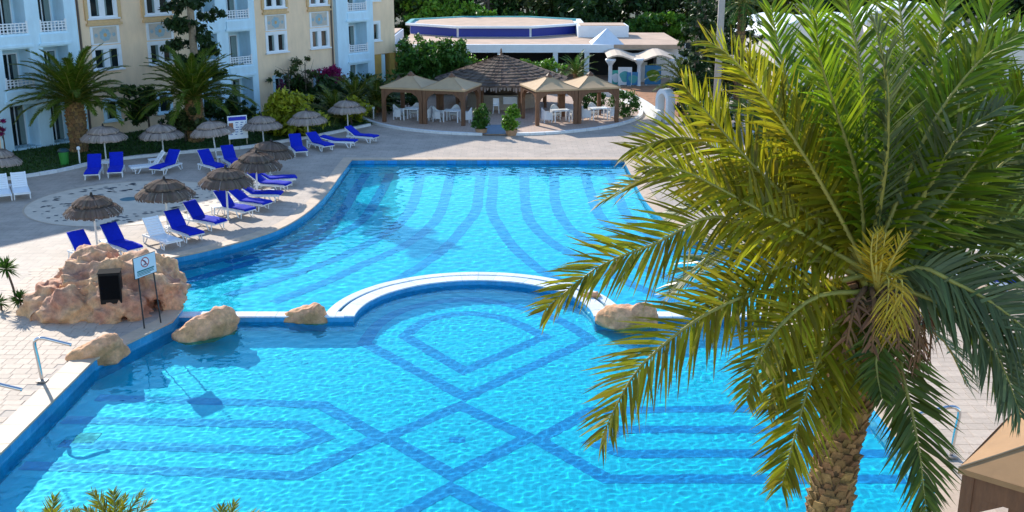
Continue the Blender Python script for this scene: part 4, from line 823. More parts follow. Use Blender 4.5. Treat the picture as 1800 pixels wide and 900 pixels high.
# handrails
def handrail(label, x, y, sgn, grp='steel handrails'):
    t = thing('handrail', label, 'handrail', (x, y, .035), 0, grp); P_ = catmull([(0, 0, 0), (-.05 * sgn, .02, .6), (-.09 * sgn, .03, 1.02), (-.02 * sgn, .04, 1.15), (.15 * sgn, .05, 1.17), (.5 * sgn, .09, 1.06), (.82 * sgn, .12, .96)], 5)
    MB().tube(P_, .045, 12).build('rail', steel, t, True); MB().bb(-.13, .13, -.1, .1, .0, .035).build('base_plate', mat('plate_steel', (.35, .3, .26), .5, metal=.3), t)
handrail('bent steel handrail at the left pool edge beside the boulder', -12.26, 26.04, 1); handrail('steel handrail tip entering at the left edge of the picture', -12.26, 23.12, 1); handrail('bent steel handrail on the right deck near the gazebo', 9.76, 21.74, -1)
#@@PART4
# ------------------------------------------------------------------ palms
UP = Vector((0, 0, 1))
def frond(path, origin, nl, Lmax, wd, lm, rm, parent, r0=.03, droop=.2, segs=4, jit=.17, bare=.12, one=None, name='frond', vang=.25, face=0.0):
    P = catmull(path, 6); cum = [0]
    for i in range(1, len(P)): cum.append(cum[-1] + (P[i] - P[i - 1]).length)
    T = cum[-1]; rad_ = Vector((P[-1].x - origin.x, P[-1].y - origin.y, 0)); rad_ = rad_.normalized() if rad_.length > .15 else Vector((0, -1, 0))
    o = MB().tube(P[::2] + ([P[-1]] if len(P) % 2 == 0 else []), [max(.004, r0 * (1 - .9 * k / (len(P[::2]) - 1 + (len(P) % 2 == 0)))) for k in range(len(P[::2]) + (len(P) % 2 == 0))], 6).build(name, rm, parent, True)
    vs, fs = [], []
    for k in range(nl):
        f = bare + (1 - bare) * (k + random.random() * .5) / nl; s = f * T; i = max(1, min(len(P) - 1, next((q for q in range(len(cum)) if cum[q] >= s), len(P) - 1)))
        u = (s - cum[i - 1]) / max(1e-6, cum[i] - cum[i - 1]); p = P[i - 1].lerp(P[i], u); t = (P[i] - P[i - 1]).normalized()
        n = UP * math.hypot(t.x, t.y) - rad_ * t.z; n = (n - t * n.dot(t)).normalized(); n = n * (1 - face) + Vector((-.25, -.97, .1)) * face; n = (n - t * n.dot(t)).normalized(); sd = t.cross(n).normalized()
        Lp = Lmax * (min(1, .35 + 2.4 * (f - bare)) if f < .45 else 1) * (1 - .62 * max(0, (f - .55) / .45) ** 1.6)
        for sg in (-1, 1):
            if one and sg != one and random.random() < .7: continue
            L_ = Lp * random.uniform(1 - jit * 1.3, 1 + jit); an = rad(66 - 34 * f) + random.gauss(0, jit * .6)
            d = (t * math.cos(an) + sd * (sg * math.sin(an)) + n * random.gauss(vang, .13)).normalized(); wv = (d.cross(n)).normalized() + n * random.uniform(-.5, .5); wv.normalize(); w_ = wd * random.uniform(.75, 1.15) * (1 - .35 * f)
            b0 = len(vs); dr = droop * L_ * random.uniform(.5, 1.5)
            prof = ((0, .35), (.22, 1), (.6, .8), (1, 0)) if segs == 4 else ((0, .5), (.35, 1), (1, 0))
            for q, (g, ww) in enumerate(prof):
                c_ = p + d * (L_ * g) - UP * (dr * g * g)
                if ww: vs.append(c_ - wv * (w_ * ww / 2)); vs.append(c_ + wv * (w_ * ww / 2))
                else: vs.append(c_)
            m_ = len(prof)
            for q in range(m_ - 2): fs.append((b0 + 2 * q, b0 + 2 * q + 1, b0 + 2 * q + 3, b0 + 2 * q + 2))
            fs.append((b0 + 2 * (m_ - 2), b0 + 2 * (m_ - 2) + 1, b0 + 2 * (m_ - 1)))
    tag(MB().add(vs, fs).build('leaflets', lm, o), kind='stuff'); return o
def trunk_boots(parent, path, r, nrow, per, size, seedm=pbark, name='trunk'):
    P = catmull(path, 8); n = len(P); R_ = r if callable(r) else (lambda f: r)
    o = MB().tube(P, [R_(k / (n - 1)) * .95 for k in range(n)], 14).build(name, mat('palm_core', (.15, .09, .045), .9, var=.4, vscale=18, bump=.6, bscale=40), parent, True); mb = MB()
    for j in range(nrow):
        f = (j + .5) / nrow; i = min(n - 2, int(f * (n - 1))); u = f * (n - 1) - i; c_ = P[i].lerp(P[i + 1], u); t = (P[i + 1] - P[i]).normalized(); a0 = Vector((1, 0, 0)) - t * t.x; a0.normalize(); b0 = t.cross(a0)
        for k in range(per):
            th = 2 * PI * (k + .5 * (j % 2)) / per + random.uniform(-.16, .16); e = a0 * math.cos(th) + b0 * math.sin(th); tn = t.cross(e); rr = R_(f) * .93; s = size * random.uniform(.7, 1.35); out = s * random.uniform(.15, .6)
            B_ = [c_ + e * rr - tn * s * .62 - t * s * .5, c_ + e * rr + tn * s * .62 - t * s * .5, c_ + e * (rr + out) + tn * s * .36 + t * s * .42, c_ + e * (rr + out) - tn * s * .36 + t * s * .42, c_ + e * rr + tn * s * .3 + t * s * .5, c_ + e * rr - tn * s * .3 + t * s * .5]
            mb.add(B_, [(0, 1, 2, 3), (3, 2, 4, 5), (0, 3, 5), (1, 4, 2)])
    tag(mb.build('leaf_base_boots', seedm, o), kind='stuff'); return o
# the big palm in front
CY0 = 10.2; C0 = AT(1530, 500, CY0)
MP = thing('date_palm', 'big date palm with arching yellow green fronds in the right foreground', 'palm', (C0.x - .95, CY0 - .6, 0)); off = Vector(MP.location)
tb = [Vector((-.1, -.1, 0)), AT(1430, 1150, CY0 - .45) - off, AT(1455, 900, CY0 - .3) - off, AT(1478, 760, CY0 - .15) - off, AT(1500, 650, CY0) - off, AT(1528, 520, CY0) - off]
tb[0] = Vector((tb[1].x - .1, tb[1].y, 0))
trunk_boots(MP, tb, lambda f: .205 if f < .6 else (.205 + .07 * min(1, (f - .6) / .2)), 66, 12, .105)
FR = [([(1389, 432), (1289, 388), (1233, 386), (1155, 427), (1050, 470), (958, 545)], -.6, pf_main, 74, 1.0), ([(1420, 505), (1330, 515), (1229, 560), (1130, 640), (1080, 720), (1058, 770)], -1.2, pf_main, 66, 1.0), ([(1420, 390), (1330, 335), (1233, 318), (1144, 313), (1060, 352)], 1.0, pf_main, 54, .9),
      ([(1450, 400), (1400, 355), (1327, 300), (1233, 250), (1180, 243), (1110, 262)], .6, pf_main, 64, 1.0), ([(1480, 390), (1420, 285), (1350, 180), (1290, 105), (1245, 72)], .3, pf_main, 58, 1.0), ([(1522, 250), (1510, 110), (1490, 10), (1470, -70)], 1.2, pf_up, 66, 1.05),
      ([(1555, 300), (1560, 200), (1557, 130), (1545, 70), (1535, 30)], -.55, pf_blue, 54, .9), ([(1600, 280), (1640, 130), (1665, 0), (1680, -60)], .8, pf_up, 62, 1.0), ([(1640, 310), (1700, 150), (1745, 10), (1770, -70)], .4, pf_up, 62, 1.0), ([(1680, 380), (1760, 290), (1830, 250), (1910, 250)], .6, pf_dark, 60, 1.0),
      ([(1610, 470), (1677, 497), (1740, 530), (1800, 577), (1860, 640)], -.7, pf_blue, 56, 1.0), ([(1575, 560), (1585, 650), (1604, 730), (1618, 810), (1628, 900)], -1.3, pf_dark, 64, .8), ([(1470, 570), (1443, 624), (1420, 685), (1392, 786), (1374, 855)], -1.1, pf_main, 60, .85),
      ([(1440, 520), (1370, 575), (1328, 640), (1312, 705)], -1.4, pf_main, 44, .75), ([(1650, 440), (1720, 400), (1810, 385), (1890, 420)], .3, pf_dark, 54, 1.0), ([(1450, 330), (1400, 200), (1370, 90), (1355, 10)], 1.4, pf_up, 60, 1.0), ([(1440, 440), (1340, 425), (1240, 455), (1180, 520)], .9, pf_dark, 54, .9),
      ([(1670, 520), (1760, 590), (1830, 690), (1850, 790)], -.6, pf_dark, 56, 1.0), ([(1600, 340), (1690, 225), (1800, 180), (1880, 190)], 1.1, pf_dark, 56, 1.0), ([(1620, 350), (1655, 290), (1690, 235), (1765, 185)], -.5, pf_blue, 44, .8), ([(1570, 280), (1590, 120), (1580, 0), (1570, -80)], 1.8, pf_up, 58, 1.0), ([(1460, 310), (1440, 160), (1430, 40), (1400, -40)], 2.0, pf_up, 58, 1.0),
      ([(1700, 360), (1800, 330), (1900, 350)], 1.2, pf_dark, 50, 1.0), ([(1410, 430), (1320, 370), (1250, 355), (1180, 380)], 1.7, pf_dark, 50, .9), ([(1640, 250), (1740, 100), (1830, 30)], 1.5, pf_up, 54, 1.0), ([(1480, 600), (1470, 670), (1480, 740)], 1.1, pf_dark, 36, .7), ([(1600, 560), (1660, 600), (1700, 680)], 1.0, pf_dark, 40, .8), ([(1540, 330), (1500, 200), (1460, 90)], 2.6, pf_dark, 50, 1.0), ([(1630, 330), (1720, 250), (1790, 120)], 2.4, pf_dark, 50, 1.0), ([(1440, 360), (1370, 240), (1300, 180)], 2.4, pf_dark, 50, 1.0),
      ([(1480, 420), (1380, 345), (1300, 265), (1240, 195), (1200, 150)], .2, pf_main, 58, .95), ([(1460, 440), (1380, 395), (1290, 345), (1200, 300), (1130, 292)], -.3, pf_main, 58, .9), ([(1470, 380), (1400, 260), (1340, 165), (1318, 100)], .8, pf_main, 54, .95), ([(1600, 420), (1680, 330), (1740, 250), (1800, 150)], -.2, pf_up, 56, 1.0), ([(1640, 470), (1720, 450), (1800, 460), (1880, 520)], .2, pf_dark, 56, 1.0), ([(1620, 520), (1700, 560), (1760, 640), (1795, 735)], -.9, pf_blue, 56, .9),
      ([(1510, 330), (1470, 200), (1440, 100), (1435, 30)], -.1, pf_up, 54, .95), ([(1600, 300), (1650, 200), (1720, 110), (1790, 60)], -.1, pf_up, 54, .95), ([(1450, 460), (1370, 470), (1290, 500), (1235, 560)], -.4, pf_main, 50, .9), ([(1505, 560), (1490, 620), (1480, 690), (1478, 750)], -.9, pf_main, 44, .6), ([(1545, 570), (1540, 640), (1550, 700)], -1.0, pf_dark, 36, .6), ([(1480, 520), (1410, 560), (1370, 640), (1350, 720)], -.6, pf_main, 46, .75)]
for i, (pth, D, lm, nl, sc) in enumerate(FR):
    n_ = len(pth); st = C0 + Vector((random.uniform(-.08, .08), random.uniform(-.08, .08), random.uniform(-.1, .12))); tot = [math.dist(pth[k], pth[0]) + math.dist(pth[0], (1530, 500)) for k in range(n_)]
    P_ = [st - off] + [AT(x, y, CY0 + D * min(1, tot[k] / tot[-1])) - off for k, (x, y) in enumerate(pth)]
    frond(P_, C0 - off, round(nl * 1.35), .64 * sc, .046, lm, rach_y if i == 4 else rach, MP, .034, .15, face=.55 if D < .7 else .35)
for k in range(7):      # young yellow spears and hanging yellow fronds in the heart
    a = random.uniform(-.5, .5); c1 = C0 - off + Vector((.05 * k - .15, -.35, .1))
    if k < 4: frond([C0 - off + Vector((0, -.2, 0)), c1 + Vector((a * .2, -.05, .3)), c1 + Vector((a * .5, -.1, .55))], C0 - off, 16, .26, .026, pf_yel, rach_y, MP, .02, .1, name='young_frond')
    else: frond([C0 - off + Vector((0, -.25, .2)), c1 + Vector((a * .2, -.15, .1)), c1 + Vector((a * .25, -.22, -.25)), c1 + Vector((a * .3, -.22, -.5))], C0 - off, 18, .22, .024, pf_yel, rach_y, MP, .014, .4, name='young_frond')
for k in range(16):     # dead brown fronds folded down under the crown
    a = 2 * PI * k / 16 + random.uniform(-.2, .2); e = Vector((math.cos(a), math.sin(a), 0))
    frond([C0 - off + e * .15, C0 - off + e * .45 + Vector((0, 0, -.08)), C0 - off + e * .62 + Vector((0, 0, -.42)), C0 - off + e * .6 + Vector((0, 0, -.8))], C0 - off, 20, .22, .03, dryleaf, mat('dead_rachis', (.20, .10, .04), .9, var=.3), MP, .03, .5, name='dead_frond', jit=.4)
# date palms on the lawn: shared fronds
def frond_protos(n, L_, Lmax, nl, wd, lm, curve, bare=.06):
    out = []
    for k in range(n):
        c_ = curve * random.uniform(.7, 1.25); pts = [Vector((0, 0, 0))]; an = 0; seg = L_ / 7
        for q in range(7): an -= c_ / 7 * (.5 + q * .17); pts.append(pts[-1] + Vector((math.cos(an), random.uniform(-.05, .05), math.sin(an))) * seg)
        tmp = thing('tmp', 'x', 'x'); f = frond(pts, Vector((-.3, 0, 0)), nl, Lmax, wd, lm, rach, tmp, .035, .25, 3, bare=bare)
        l_ = f.children[0]; out.append((f.data, l_.data)); bpy.data.objects.remove(l_); bpy.data.objects.remove(f); bpy.data.objects.remove(tmp)
    return out
def garden_palm(name, label, base, h, tr, protos, spec, tl=None, boots=(14, 12, .2), group=None, cat='palm'):
    t = thing(name, label, cat, base, 0, group); top = Vector((tl[0] if tl else 0, tl[1] if tl else 0, h))
    if h > .3: trunk_boots(t, [Vector((0, 0, 0)), top * .35 + Vector((.02, 0, 0)), top * .7, top], lambda f: tr * (1 + .18 * math.sin(PI * f)), *boots)
    for k in range(spec[0]):
        f = (k + random.random()) / spec[0]; el = rad(spec[1] + (spec[2] - spec[1]) * f); az = k * 2.39996 + random.uniform(-.2, .2); m = random.choice(protos)
        o = mobj('frond', m[0], t, top + Vector((math.cos(az), math.sin(az), 0)) * tr * .35 + Vector((0, 0, .25 * f))); o.rotation_euler = (random.uniform(-.2, .2), -el, az); s = random.uniform(.82, 1.1) * (1.0 - .12 * f); o.scale = (s, s, s)
        l_ = mobj('leaflets', m[1], o); tag(l_, kind='stuff')
    return t
can = frond_protos(5, 3.6, .46, 84, .09, pf_can, 1.15); can2 = frond_protos(3, 2.7, .48, 44, .09, pf_dark, 1.1); yg = frond_protos(3, .75, .26, 26, .036, pf_main, .7); bright_f = frond_protos(3, 2.0, .42, 28, .06, lf_mid, .9)
garden_palm('date_palm', 'thick trunked date palm on the lawn before the left balconies', G(140, 267), 2.75, .42, can, (66, 4, 86), group='date palms on the lawn'); garden_palm('date_palm', 'thick trunked date palm on the lawn behind the menu board', G(345, 249), 2.5, .42, can, (66, 6, 86), group='date palms on the lawn')
for px, py, h, l in ((625, 205, .9, 'dark feathery palm before the right hotel balcony'), (662, 200, .6, 'dark low palm right beside the first gazebo'), (592, 215, .3, 'low dark cycad left of the feathery palms')): garden_palm('low_palm', l, G(px, py), h, .2, can2, (24, 0, 85), boots=(5, 8, .14), group='low palms by the hotel')
garden_palm('fan_palm', 'bright green spreading palm between the gazebos and the restaurant', G(1012, 155), 1.1, .18, bright_f, (26, 5, 85), boots=(6, 8, .12)); garden_palm('garden_palm', 'upright dark palm in front of the conifers right of the arch', G(1198, 205), 2.2, .22, can2, (30, 0, 85), boots=(10, 8, .14))
garden_palm('fan_palm', 'tall shaggy palm with orange dead leaves behind the lamp pole', (AT(1300, 100, 72).x, 72, 0), 7.2, .25, bright_f, (34, -50, 70), boots=(30, 8, .14))
for k, (px, l) in enumerate(((205, 'spiky palm top rising at the bottom edge, largest of three'), (85, 'spiky palm tip at the bottom left corner'), (392, 'spiky palm tip at the bottom edge, rightmost of three'))):
    p = AT(px, 938 + (0, 22, 26)[k], 14.6); garden_palm('young_palm', l, (p.x, p.y, 0), p.z - .2, .1, yg, (14, 40, 88), boots=(16, 7, .08), group='palm tops at the bottom edge')
# yuccas beside the rock
def yucca(label, base, h, lean, r, n):
    t = thing('yucca', label, 'plant', base, 0, 'yuccas beside the rock'); top = Vector((lean[0], lean[1], h)); MB().tube(catmull([(0, 0, 0), top * .5 + Vector((.03, .02, 0)), top], 4), [.04] * 8 + [.035], 6).build('stem', bark, t); mb = MB()
    for k in range(n):
        a = k * 2.4; el = random.uniform(-.5, 1.45); d = Vector((math.cos(a) * math.cos(el), math.sin(a) * math.cos(el), math.sin(el))); L_ = r * random.uniform(.75, 1.1); s = d.cross(UP).normalized() * .028
        mb.add([top, top + d * L_ * .5 - s, top + d * L_ * .5 + s, top + d * L_ - UP * L_ * .12], [(0, 1, 3, 2)])
    tag(mb.build('leaf_rosette', lf_mid, t), kind='stuff')
yucca('tall yucca with a dark green head left of the rock', G(30, 535), 1.15, (-.25, .1), .5, 110); yucca('low yucca at the left foot of the rock', G(34, 545), .35, (.05, 0), .42, 80); yucca('small yucca cut by the left edge of the picture', G(2, 545), .25, (-.05, 0), .4, 70)
# ------------------------------------------------------------------ trees and shrubs
def leaves(name, blobs, n, size, m, parent, flat=.35, shell=.55):
    C, R, K = [], [], []
    for (x, y, z, rx, ry, rz_) in blobs: C.append((x, y, z)); R.append((rx, ry, rz_)); K.append(rx * ry * rz_)
    C, R, K = np.array(C), np.array(R), np.array(K); K = K ** .8; ncl = max(8, n // 45); idx = rng.choice(len(C), ncl, p=K / K.sum())
    d = rng.normal(size=(ncl, 3)); d /= np.linalg.norm(d, axis=1, keepdims=True); rr = (shell + (1 - shell) * rng.random((ncl, 1))); cl = C[idx] + d * rr * R[idx] * .92
    cs = .30 * R[idx].mean(1) * rng.uniform(.5, 1.1, ncl); j = rng.integers(0, ncl, n); P = cl[j] + rng.normal(size=(n, 3)) * (cs[j, None] * np.array([.6, .6, .45]))
    P[:, 2] = np.maximum(P[:, 2], .05)
    a = rng.normal(size=(n, 3)); a /= np.linalg.norm(a, axis=1, keepdims=True); b = rng.normal(size=(n, 3)); b[:, 2] *= flat; b -= a * (a * b).sum(1, keepdims=True); b /= np.linalg.norm(b, axis=1, keepdims=True)
    s = size * rng.uniform(.6, 1.3, (n, 1)); V = np.stack([P - a * s, P + b * s * .45, P + a * s, P - b * s * .45], 1).reshape(-1, 3)
    return tag(npmesh(name, V, np.arange(4 * n).reshape(-1, 4), m, parent), kind='stuff')
def limbs(parent, h, r, blobs, nb=6, m=bark, name='trunk', lean=(0, 0)):
    mb = MB(); top = Vector((lean[0], lean[1], h)); mb.tube(catmull([(0, 0, 0), top * .5 + Vector((random.uniform(-.1, .1), random.uniform(-.1, .1), 0)), top], 4), [r * (1 - .6 * k / 8) for k in range(9)], 8)
    for k in range(nb):
        b = random.choice(blobs); s = top * random.uniform(.45, .95); e = Vector((b[0] + random.uniform(-.6, .6) * b[3], b[1] + random.uniform(-.6, .6) * b[4], b[2] + random.uniform(-.3, .6) * b[5])); mb.tube([s, s.lerp(e, .5) + Vector((0, 0, -.1)), e], [r * .4, r * .25, r * .08], 5, False)
    return mb.build(name, m, parent)
def tree(name, label, base, blobs, h, r, n, size, m, cat='tree', group=None, bm=bark, **kw):
    t = thing(name, label, cat, base, 0, group); limbs(t, h, r, blobs, min(10, 4 + len(blobs)), bm); leaves('crown' if cat == 'tree' else 'foliage', blobs, n, size, m, t, **kw); return t
def lump(k, rx, ry, rz_, z, sp):
    return [(random.uniform(-sp, sp) * rx, random.uniform(-sp, sp) * ry, z + random.uniform(-.45, .45) * rz_, rx * random.uniform(.45, .7), ry * random.uniform(.45, .7), rz_ * random.uniform(.45, .7)) for _ in range(k)]
tree('bushy_tree', 'large dense green bush between the hotel end and the thatched bar', (-6.1, 82, 0), lump(9, 3.0, 2.4, 2.4, 2.4, .55) + [(-1.5, -.6, 1.2, 1.7, 1.4, 1.2), (1.2, -.6, 1.2, 1.8, 1.4, 1.2), (0, -.5, 2.4, 2.2, 1.6, 1.9)], 2.5, .16, 17000, .19, lf_mid)
tree('garden_tree', 'bright light green tree behind the octagonal roof', (AT(782, 25, 116).x, 116, 0), lump(8, 4.0, 2.6, 1.9, 4.0, .6), 4, .2, 5000, .3, lf_bright); tree('garden_tree', 'small bright green tree right of the larger one behind the roof', (AT(838, 30, 114).x, 114, 0), lump(5, 2.2, 2, 1.3, 3.6, .5), 3.4, .15, 2200, .26, lf_bright)
for l, x0, x1 in (('bright green clipped hedge left of the thatched roof tip', -4.6, -1.3), ('bright green clipped hedge right of the thatched roof tip', .3, 4.2)):
    t = thing('hedge', l, 'hedge', ((x0 + x1) / 2, 84, 0)); wd = (x1 - x0) / 2; limbs(t, 1.2, .06, [(0, 0, 1.4, wd, .5, .7)], 9, name='stems'); leaves('foliage', [(wd * (k / 2 - 1) * .75, 0, 1.35, wd * .45, .7, 1.3) for k in range(5)], 3600, .13, lf_bright, t)
for l, px, py, r in (('round clipped dark green shrub right of the gazebos', 1097, 207, .95), ('round clipped shrub behind the right end gazebo', 1042, 195, .8)): p = G(px, py); tree('clipped_shrub', l, p, [(0, 0, r, r, r, r)], r, .06, 3000, .09, lf_mid, 'shrub', shell=.85)
for l, px, py in (('leafy potted shrub left of the terrace entrance', 846, 236), ('leafy potted shrub right of the terrace entrance', 899, 238)):
    p = G(px, py); t = thing('potted_shrub', l, 'shrub', p, 0, 'potted shrubs at the terrace entrance'); MB().lathe([(0, 0), (.28, 0), (.36, .32), (.33, .32), (.31, .26), (0, .26)], 14).build('pot', mat('clay_pot', (.42, .24, .13), .8, var=.15), t); limbs(t, .9, .05, [(0, 0, .9, .45, .45, .6)], 5, name='stem'); leaves('foliage', [(0, 0, .85, .5, .5, .6), (-.15, 0, .6, .42, .42, .4), (.1, .1, 1.3, .36, .36, .35)], 2600, .08, lf_bright if px > 870 else lf_mid, t, shell=.6); t.scale = (1.05, 1.05, 1.12)
tree('garden_bush', 'large yellow green leafy bush by the kerb before the hotel', (-12.9, 64.2, 0), lump(8, 2.6, 1.6, 1.5, 1.35, .6), 1.4, .1, 5200, .19, lf_yel, 'shrub'); tree('garden_bush', 'smaller yellow green bush right of the larger one', (-10.1, 67.5, 0), lump(5, 1.2, 1, .9, 1.0, .5), 1, .06, 1800, .14, lf_yel, 'shrub')
def HP(s, d, z=0): return Vector((-27.4 + .6 * s + .8 * d, 58.9 + .8 * s - .6 * d, z))
tree('bougainvillea', 'magenta bougainvillea climbing by the hotel wall', HP(22.3, 1.6), lump(7, 1.2, .8, 1.1, 1.9, .5), 1.6, .06, 3000, .1, lf_mag, 'shrub'); tree('bougainvillea', 'dark purple bougainvillea beside the middle balconies', HP(17.9, 1.6), lump(5, .7, .6, 1.1, 1.7, .5), 1.6, .06, 800, .1, leafmat('purple_bract', (.12, .02, .07)), 'shrub'); tree('garden_bush', 'dark leafy bush under the bougainvillea by the hotel', HP(21.5, 2.4), lump(9, 3.4, 1.0, 1.2, 1.1, .7), 1.2, .08, 6000, .17, lf_dark, 'shrub')
tree('spiny_shrub', 'tall sparse branching shrub against the beige hotel wall', HP(20.3, 1.3), lump(7, 1.2, .7, 1.4, 2.6, .7), 3.2, .07, 650, .14, lf_olive, 'shrub'); tree('spiny_shrub', 'tall bare twigged shrub left of the bougainvillea', HP(18.6, 1.5), lump(5, 1.3, .6, 1.2, 2.4, .8), 3.0, .05, 260, .14, lf_olive, 'shrub')
t = thing('pine_tree', 'tall dark conifer in front of the beige hotel wall', 'tree', HP(9.6, 3.6)); limbs(t, 14, .3, [(0, 0, 6, 1, 1, 1)], 0, mat('pale_bark', (.34, .26, .18), .9, var=.3, vscale=8)); bl = []
for k in range(26): z_ = 3.6 + k * .42; a = k * 2.4; rr = 1.5 * (1 - max(0, z_ - 8) / 9); bl.append((math.cos(a) * rr * .7, math.sin(a) * rr * .7, z_, .95, .95, .45))
leaves('crown', bl, 13000, .16, lf_cyp, t, shell=.3)
tree('garden_shrub', 'dark ragged shrub between the two lawn date palms', HP(6.8, 2.5), lump(7, 1.3, 1.1, 1.5, 2.0, .6), 2.4, .08, 2000, .2, lf_dark, 'shrub'); tree('garden_shrub', 'round leafed green shrub behind the kerb parasols', HP(7.3, 5.2), lump(6, 1.5, 1.2, .95, 1.0, .5), .9, .08, 2400, .19, lf_olive, 'shrub'); tree('garden_shrub', 'dark shrub at the foot of the middle balconies', HP(13.2, 2.0), lump(6, 1.8, 1.0, 1.0, 1.0, .5), .9, .08, 2400, .18, lf_dark, 'shrub'); tree('garden_shrub', 'low dark shrub right of the feathery palms', (-8.6, 73.5, 0), lump(6, 1.5, 1.2, .8, .7, .5), .7, .07, 2200, .15, lf_dark, 'shrub')
tree('garden_shrub', 'magenta flowering shrub at the left edge by the balcony', HP(-1.2, .9), lump(4, .6, .5, .9, 1.7, .5), 1.5, .05, 700, .1, lf_mag, 'shrub'); tree('garden_shrub', 'low dark shrub under the left end gazebo', (-7.2, 73.6, .1), lump(5, 1.4, .8, .5, .6, .5), .5, .06, 1500, .13, lf_dark, 'shrub')
for l, x, y, h, r in (('dark conifer right of the arch, nearest the path', 11.6, 68.5, 10.5, 1.3), ('taller dark conifer behind the path conifer', 13.0, 74.0, 12.5, 1.7), ('dark conifer left of the lamp pole', 15.2, 82.0, 11, 1.6), ('dark conifer right behind the lamp pole', 16.0, 76.0, 11.5, 1.9)):
    t = thing('conifer', l, 'tree', (x, y, 0), 0, 'conifers by the lamp pole'); limbs(t, h * .9, .2, [(0, 0, 5, 1, 1, 1)], 0); bl = [(math.cos(k * 2.4) * r * .45, math.sin(k * 2.4) * r * .45, .7 + h * .92 * k / 22, r * (1 - .75 * k / 22) * .7, r * (1 - .75 * k / 22) * .7, .8) for k in range(23)]; leaves('crown', bl, 6500, .16, lf_cyp, t)
tree('garden_shrub', 'dark shrub at the foot of the conifers beside the arch', (12.4, 64.5, 0), lump(6, 2.2, 1.5, 1.1, 1.0, .5), .9, .08, 3000, .15, lf_dark, 'shrub')
for k, (x, y, h, rr, m) in enumerate(((18.5, 47, 4.6, 2.8, lf_dark), (22.5, 43, 5.0, 3.0, lf_dark), (19.8, 38.5, 2.6, 2.0, lf_yel), (25.5, 49, 5.4, 3.2, lf_mid), (16.5, 56, 4.6, 2.6, lf_dark), (21.5, 57, 4.5, 3.0, lf_mid), (28.5, 58, 5.0, 3.4, lf_dark), (14.2, 50.5, 2.2, 1.6, lf_mid))):
    tree('garden_tree', ['dark round tree behind the crown of the big palm', 'dark broad tree at the right edge behind the fronds', 'yellow green low tree behind the right deck loungers', 'mid green tree between the palm and the white houses', 'dark tree left of the big palm crown, beyond the pool', 'mid green tree under the white vaulted houses', 'dark tree at the far right below the gabled house', 'low green tree at the far right pool corner'][k], (x, y, 0), lump(8, rr, rr, h * .42, h * .6, .55), h * .55, .16, 3800, .2, m, group='garden trees right of the pool')
rl = [(12.4, 49), (13.5, 45), (17.2, 41.5), (18.2, 37.2), (26, 34), (40, 36), (44, 70), (15, 66), (12.8, 58)]
tag(tess([rl], .03).build('garden_lawn', lawnm), kind='structure'); rk = tag(plain_empty('garden_kerb'), kind='structure')
rc = catmull([(*p, 0) for p in (rl[7:] + rl[:5])], 6)
for i in range(0, len(rc) - 2, 2):
    a, b = rc[i].xy, rc[min(i + 2, len(rc) - 1)].xy; q_ = (b - a).normalized(); nn_ = Vector((-q_.y, q_.x)) * .11; a = a + q_ * .01; b = b - q_ * .01
    MB().prism([a - nn_, b - nn_, b + nn_, a + nn_], 0, .15 + random.uniform(-.006, .006)).build('kerb_stone', kerbm, rk)
for k, (x, y, rr, m) in enumerate(((15.6, 46, 1.5, lf_mid), (20.5, 40.5, 1.7, lf_dark), (24.5, 38.5, 1.8, lf_mid), (14.6, 54.5, 1.7, lf_dark), (15.5, 61, 1.9, lf_mid), (24, 53, 2.2, lf_dark))):
    tree('garden_shrub', 'leafy %s shrub on the right lawn, %s' % ('dark' if m == lf_dark else 'mid green', ['beside the far pool curve', 'behind the deck loungers', 'at the right edge behind the loungers', 'near the far pool corner', 'nearest the conifers', 'between the garden trees'][k]), (x, y, .03), lump(6, rr, rr, rr * .6, rr * .6, .5), rr * .5, .08, 2600, .17, m, 'shrub', group='shrubs on the right lawn')
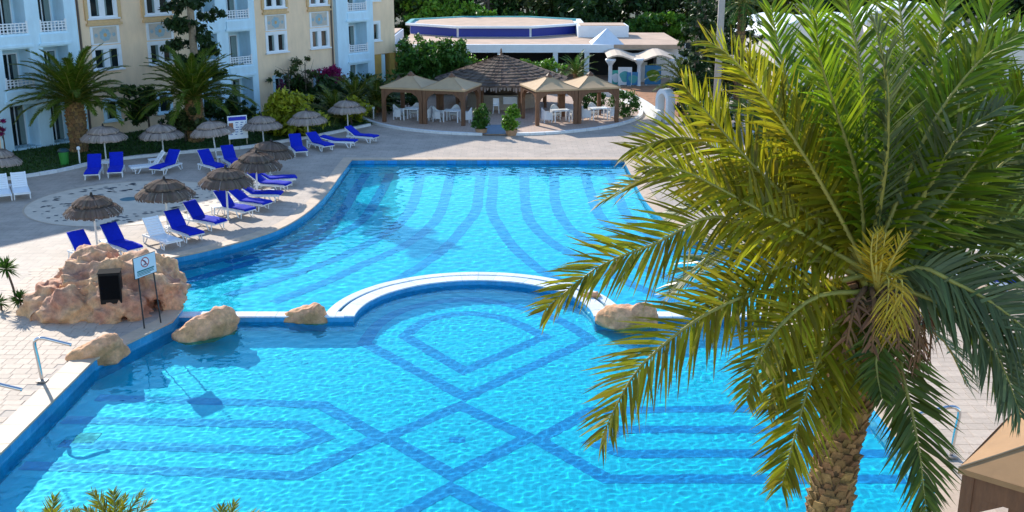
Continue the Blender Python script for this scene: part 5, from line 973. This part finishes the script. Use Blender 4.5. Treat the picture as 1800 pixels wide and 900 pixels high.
# white houses on the right
for k, (px, Y, wd, hh, l, rz) in enumerate(((1425, 84, 6.0, 3.9, 'white vaulted house left behind the big palm crown', .25), (1600, 92, 7.5, 4.4, 'white vaulted house behind the top of the big palm', -.15), (1752, 78, 8.5, 3.9, 'white gabled house at the right edge behind the fronds', -.45), (1500, 96, 8, 3.2, 'low white house between the two vaulted ones', .1))):
    t = thing('village_house', l, 'house', (AT(px, 100, Y).x, Y, 0), rz, 'white holiday village houses'); fw = mat('warm_white_render', (.78, .70, .62), .8, var=.06)
    MB().bb(-wd / 2, wd / 2, 0, 7, 0, hh).build('wall', fw, t); mb = MB(); n = 14; rise = 1.5
    if k == 2: prof = [(-wd / 2 - .25, hh), (0, hh + 1.4), (wd / 2 + .25, hh)]; prof2 = [(-wd / 2 - .25, hh + .22), (0, hh + 1.66), (wd / 2 + .25, hh + .22)]
    else: prof = [(-wd / 2 * math.cos(PI * q / n) * 1.03, hh + rise * math.sin(PI * q / n)) for q in range(n + 1)]; prof2 = [(x * 1.04, z_ + .18) for x, z_ in prof]
    m_ = len(prof); vs = [(x, y, z_) for y in (-.25, 7.2) for pr_ in (prof, prof2) for x, z_ in pr_]
    for q in range(m_ - 1): mb.f += [(q, q + 1, m_ + q + 1, m_ + q), (2 * m_ + q, 3 * m_ + q, 3 * m_ + q + 1, 2 * m_ + q + 1), (m_ + q, m_ + q + 1, 3 * m_ + q + 1, 3 * m_ + q)]
    mb.v = vs; mb.build('roof', white, t); g = MB(); g.add([(x, .01, z_) for x, z_ in prof], [tuple(range(m_))]); g.build('gable', fw, t)
    for sx in (-.28, .1): o = MB().bb(wd * sx, wd * sx + 1.1, -.03, .05, 1.0, 2.5).build('window', white, t); MB().bb(wd * sx + .1, wd * sx + 1.0, -.045, -.031, 1.1, 2.4).build('pane', glass, o)
    MB().bb(wd * .3, wd * .3 + 1.0, -.04, .05, 0, 2.2).build('door', mat('blue_door', (.03, .12, .3), .5), t)
# tree belt behind everything
belt = []
words = ['dark', 'olive', 'deep green', 'golden green']; ms = [lf_dark, lf_olive, lf_cyp, lf_gold]
for r_, (Y, n_) in enumerate(((122, 13), (134, 12), (150, 11))):
    for k in range(n_):
        px = 640 + (1850 - 640) * (k + .5 * (r_ % 2) + random.uniform(-.2, .2)) / (n_ - 1); x = AT(px, 20, Y).x; h = random.uniform(8, 12) + r_ * 1.5; rr = random.uniform(3.4, 5.0); q = random.choice((0, 0, 1, 2, 2, 3) if px < 1250 else (0, 1, 2, 3))
        tree('belt_tree', '%s tree %s along the %s row of the far tree belt' % (words[q], ['first', 'second', 'third', 'fourth', 'fifth', 'sixth', 'seventh', 'eighth', 'ninth', 'tenth', 'eleventh', 'twelfth', 'thirteenth'][k], ['front', 'middle', 'back'][r_]), (x, Y + random.uniform(-3, 3), 0), lump(9, rr, rr, h * .45, h * .52, .55), h * .7, .28, 2600, .42, ms[q], group='far tree belt')
for k in range(10):
    x = AT(690 + k * 62, 40, 116).x; q = k % 3
    tree('belt_shrub', 'leafy %s shrub, %s from the hotel, below the far tree belt' % (['dark green', 'mid green', 'bright green'][q], ['first', 'second', 'third', 'fourth', 'fifth', 'sixth', 'seventh', 'eighth', 'ninth', 'tenth'][k]), (x, 117 + random.uniform(-2, 2), 0), lump(8, 3.0, 2.0, 2.0, 2.2, .6), 2, .12, 2600, .3, [lf_dark, lf_mid, lf_bright][q], 'shrub', group='shrubs below the far tree belt')
leaves('woodland_undergrowth', [(x, 158 + random.uniform(-3, 3), random.uniform(2, 7), 5, 3, 4) for x in range(-30, 95, 4)], 26000, .55, lf_dark, None)['label'] = 'dark undergrowth behind the far tree belt'
bpy.data.objects['woodland_undergrowth']['category'] = 'undergrowth'
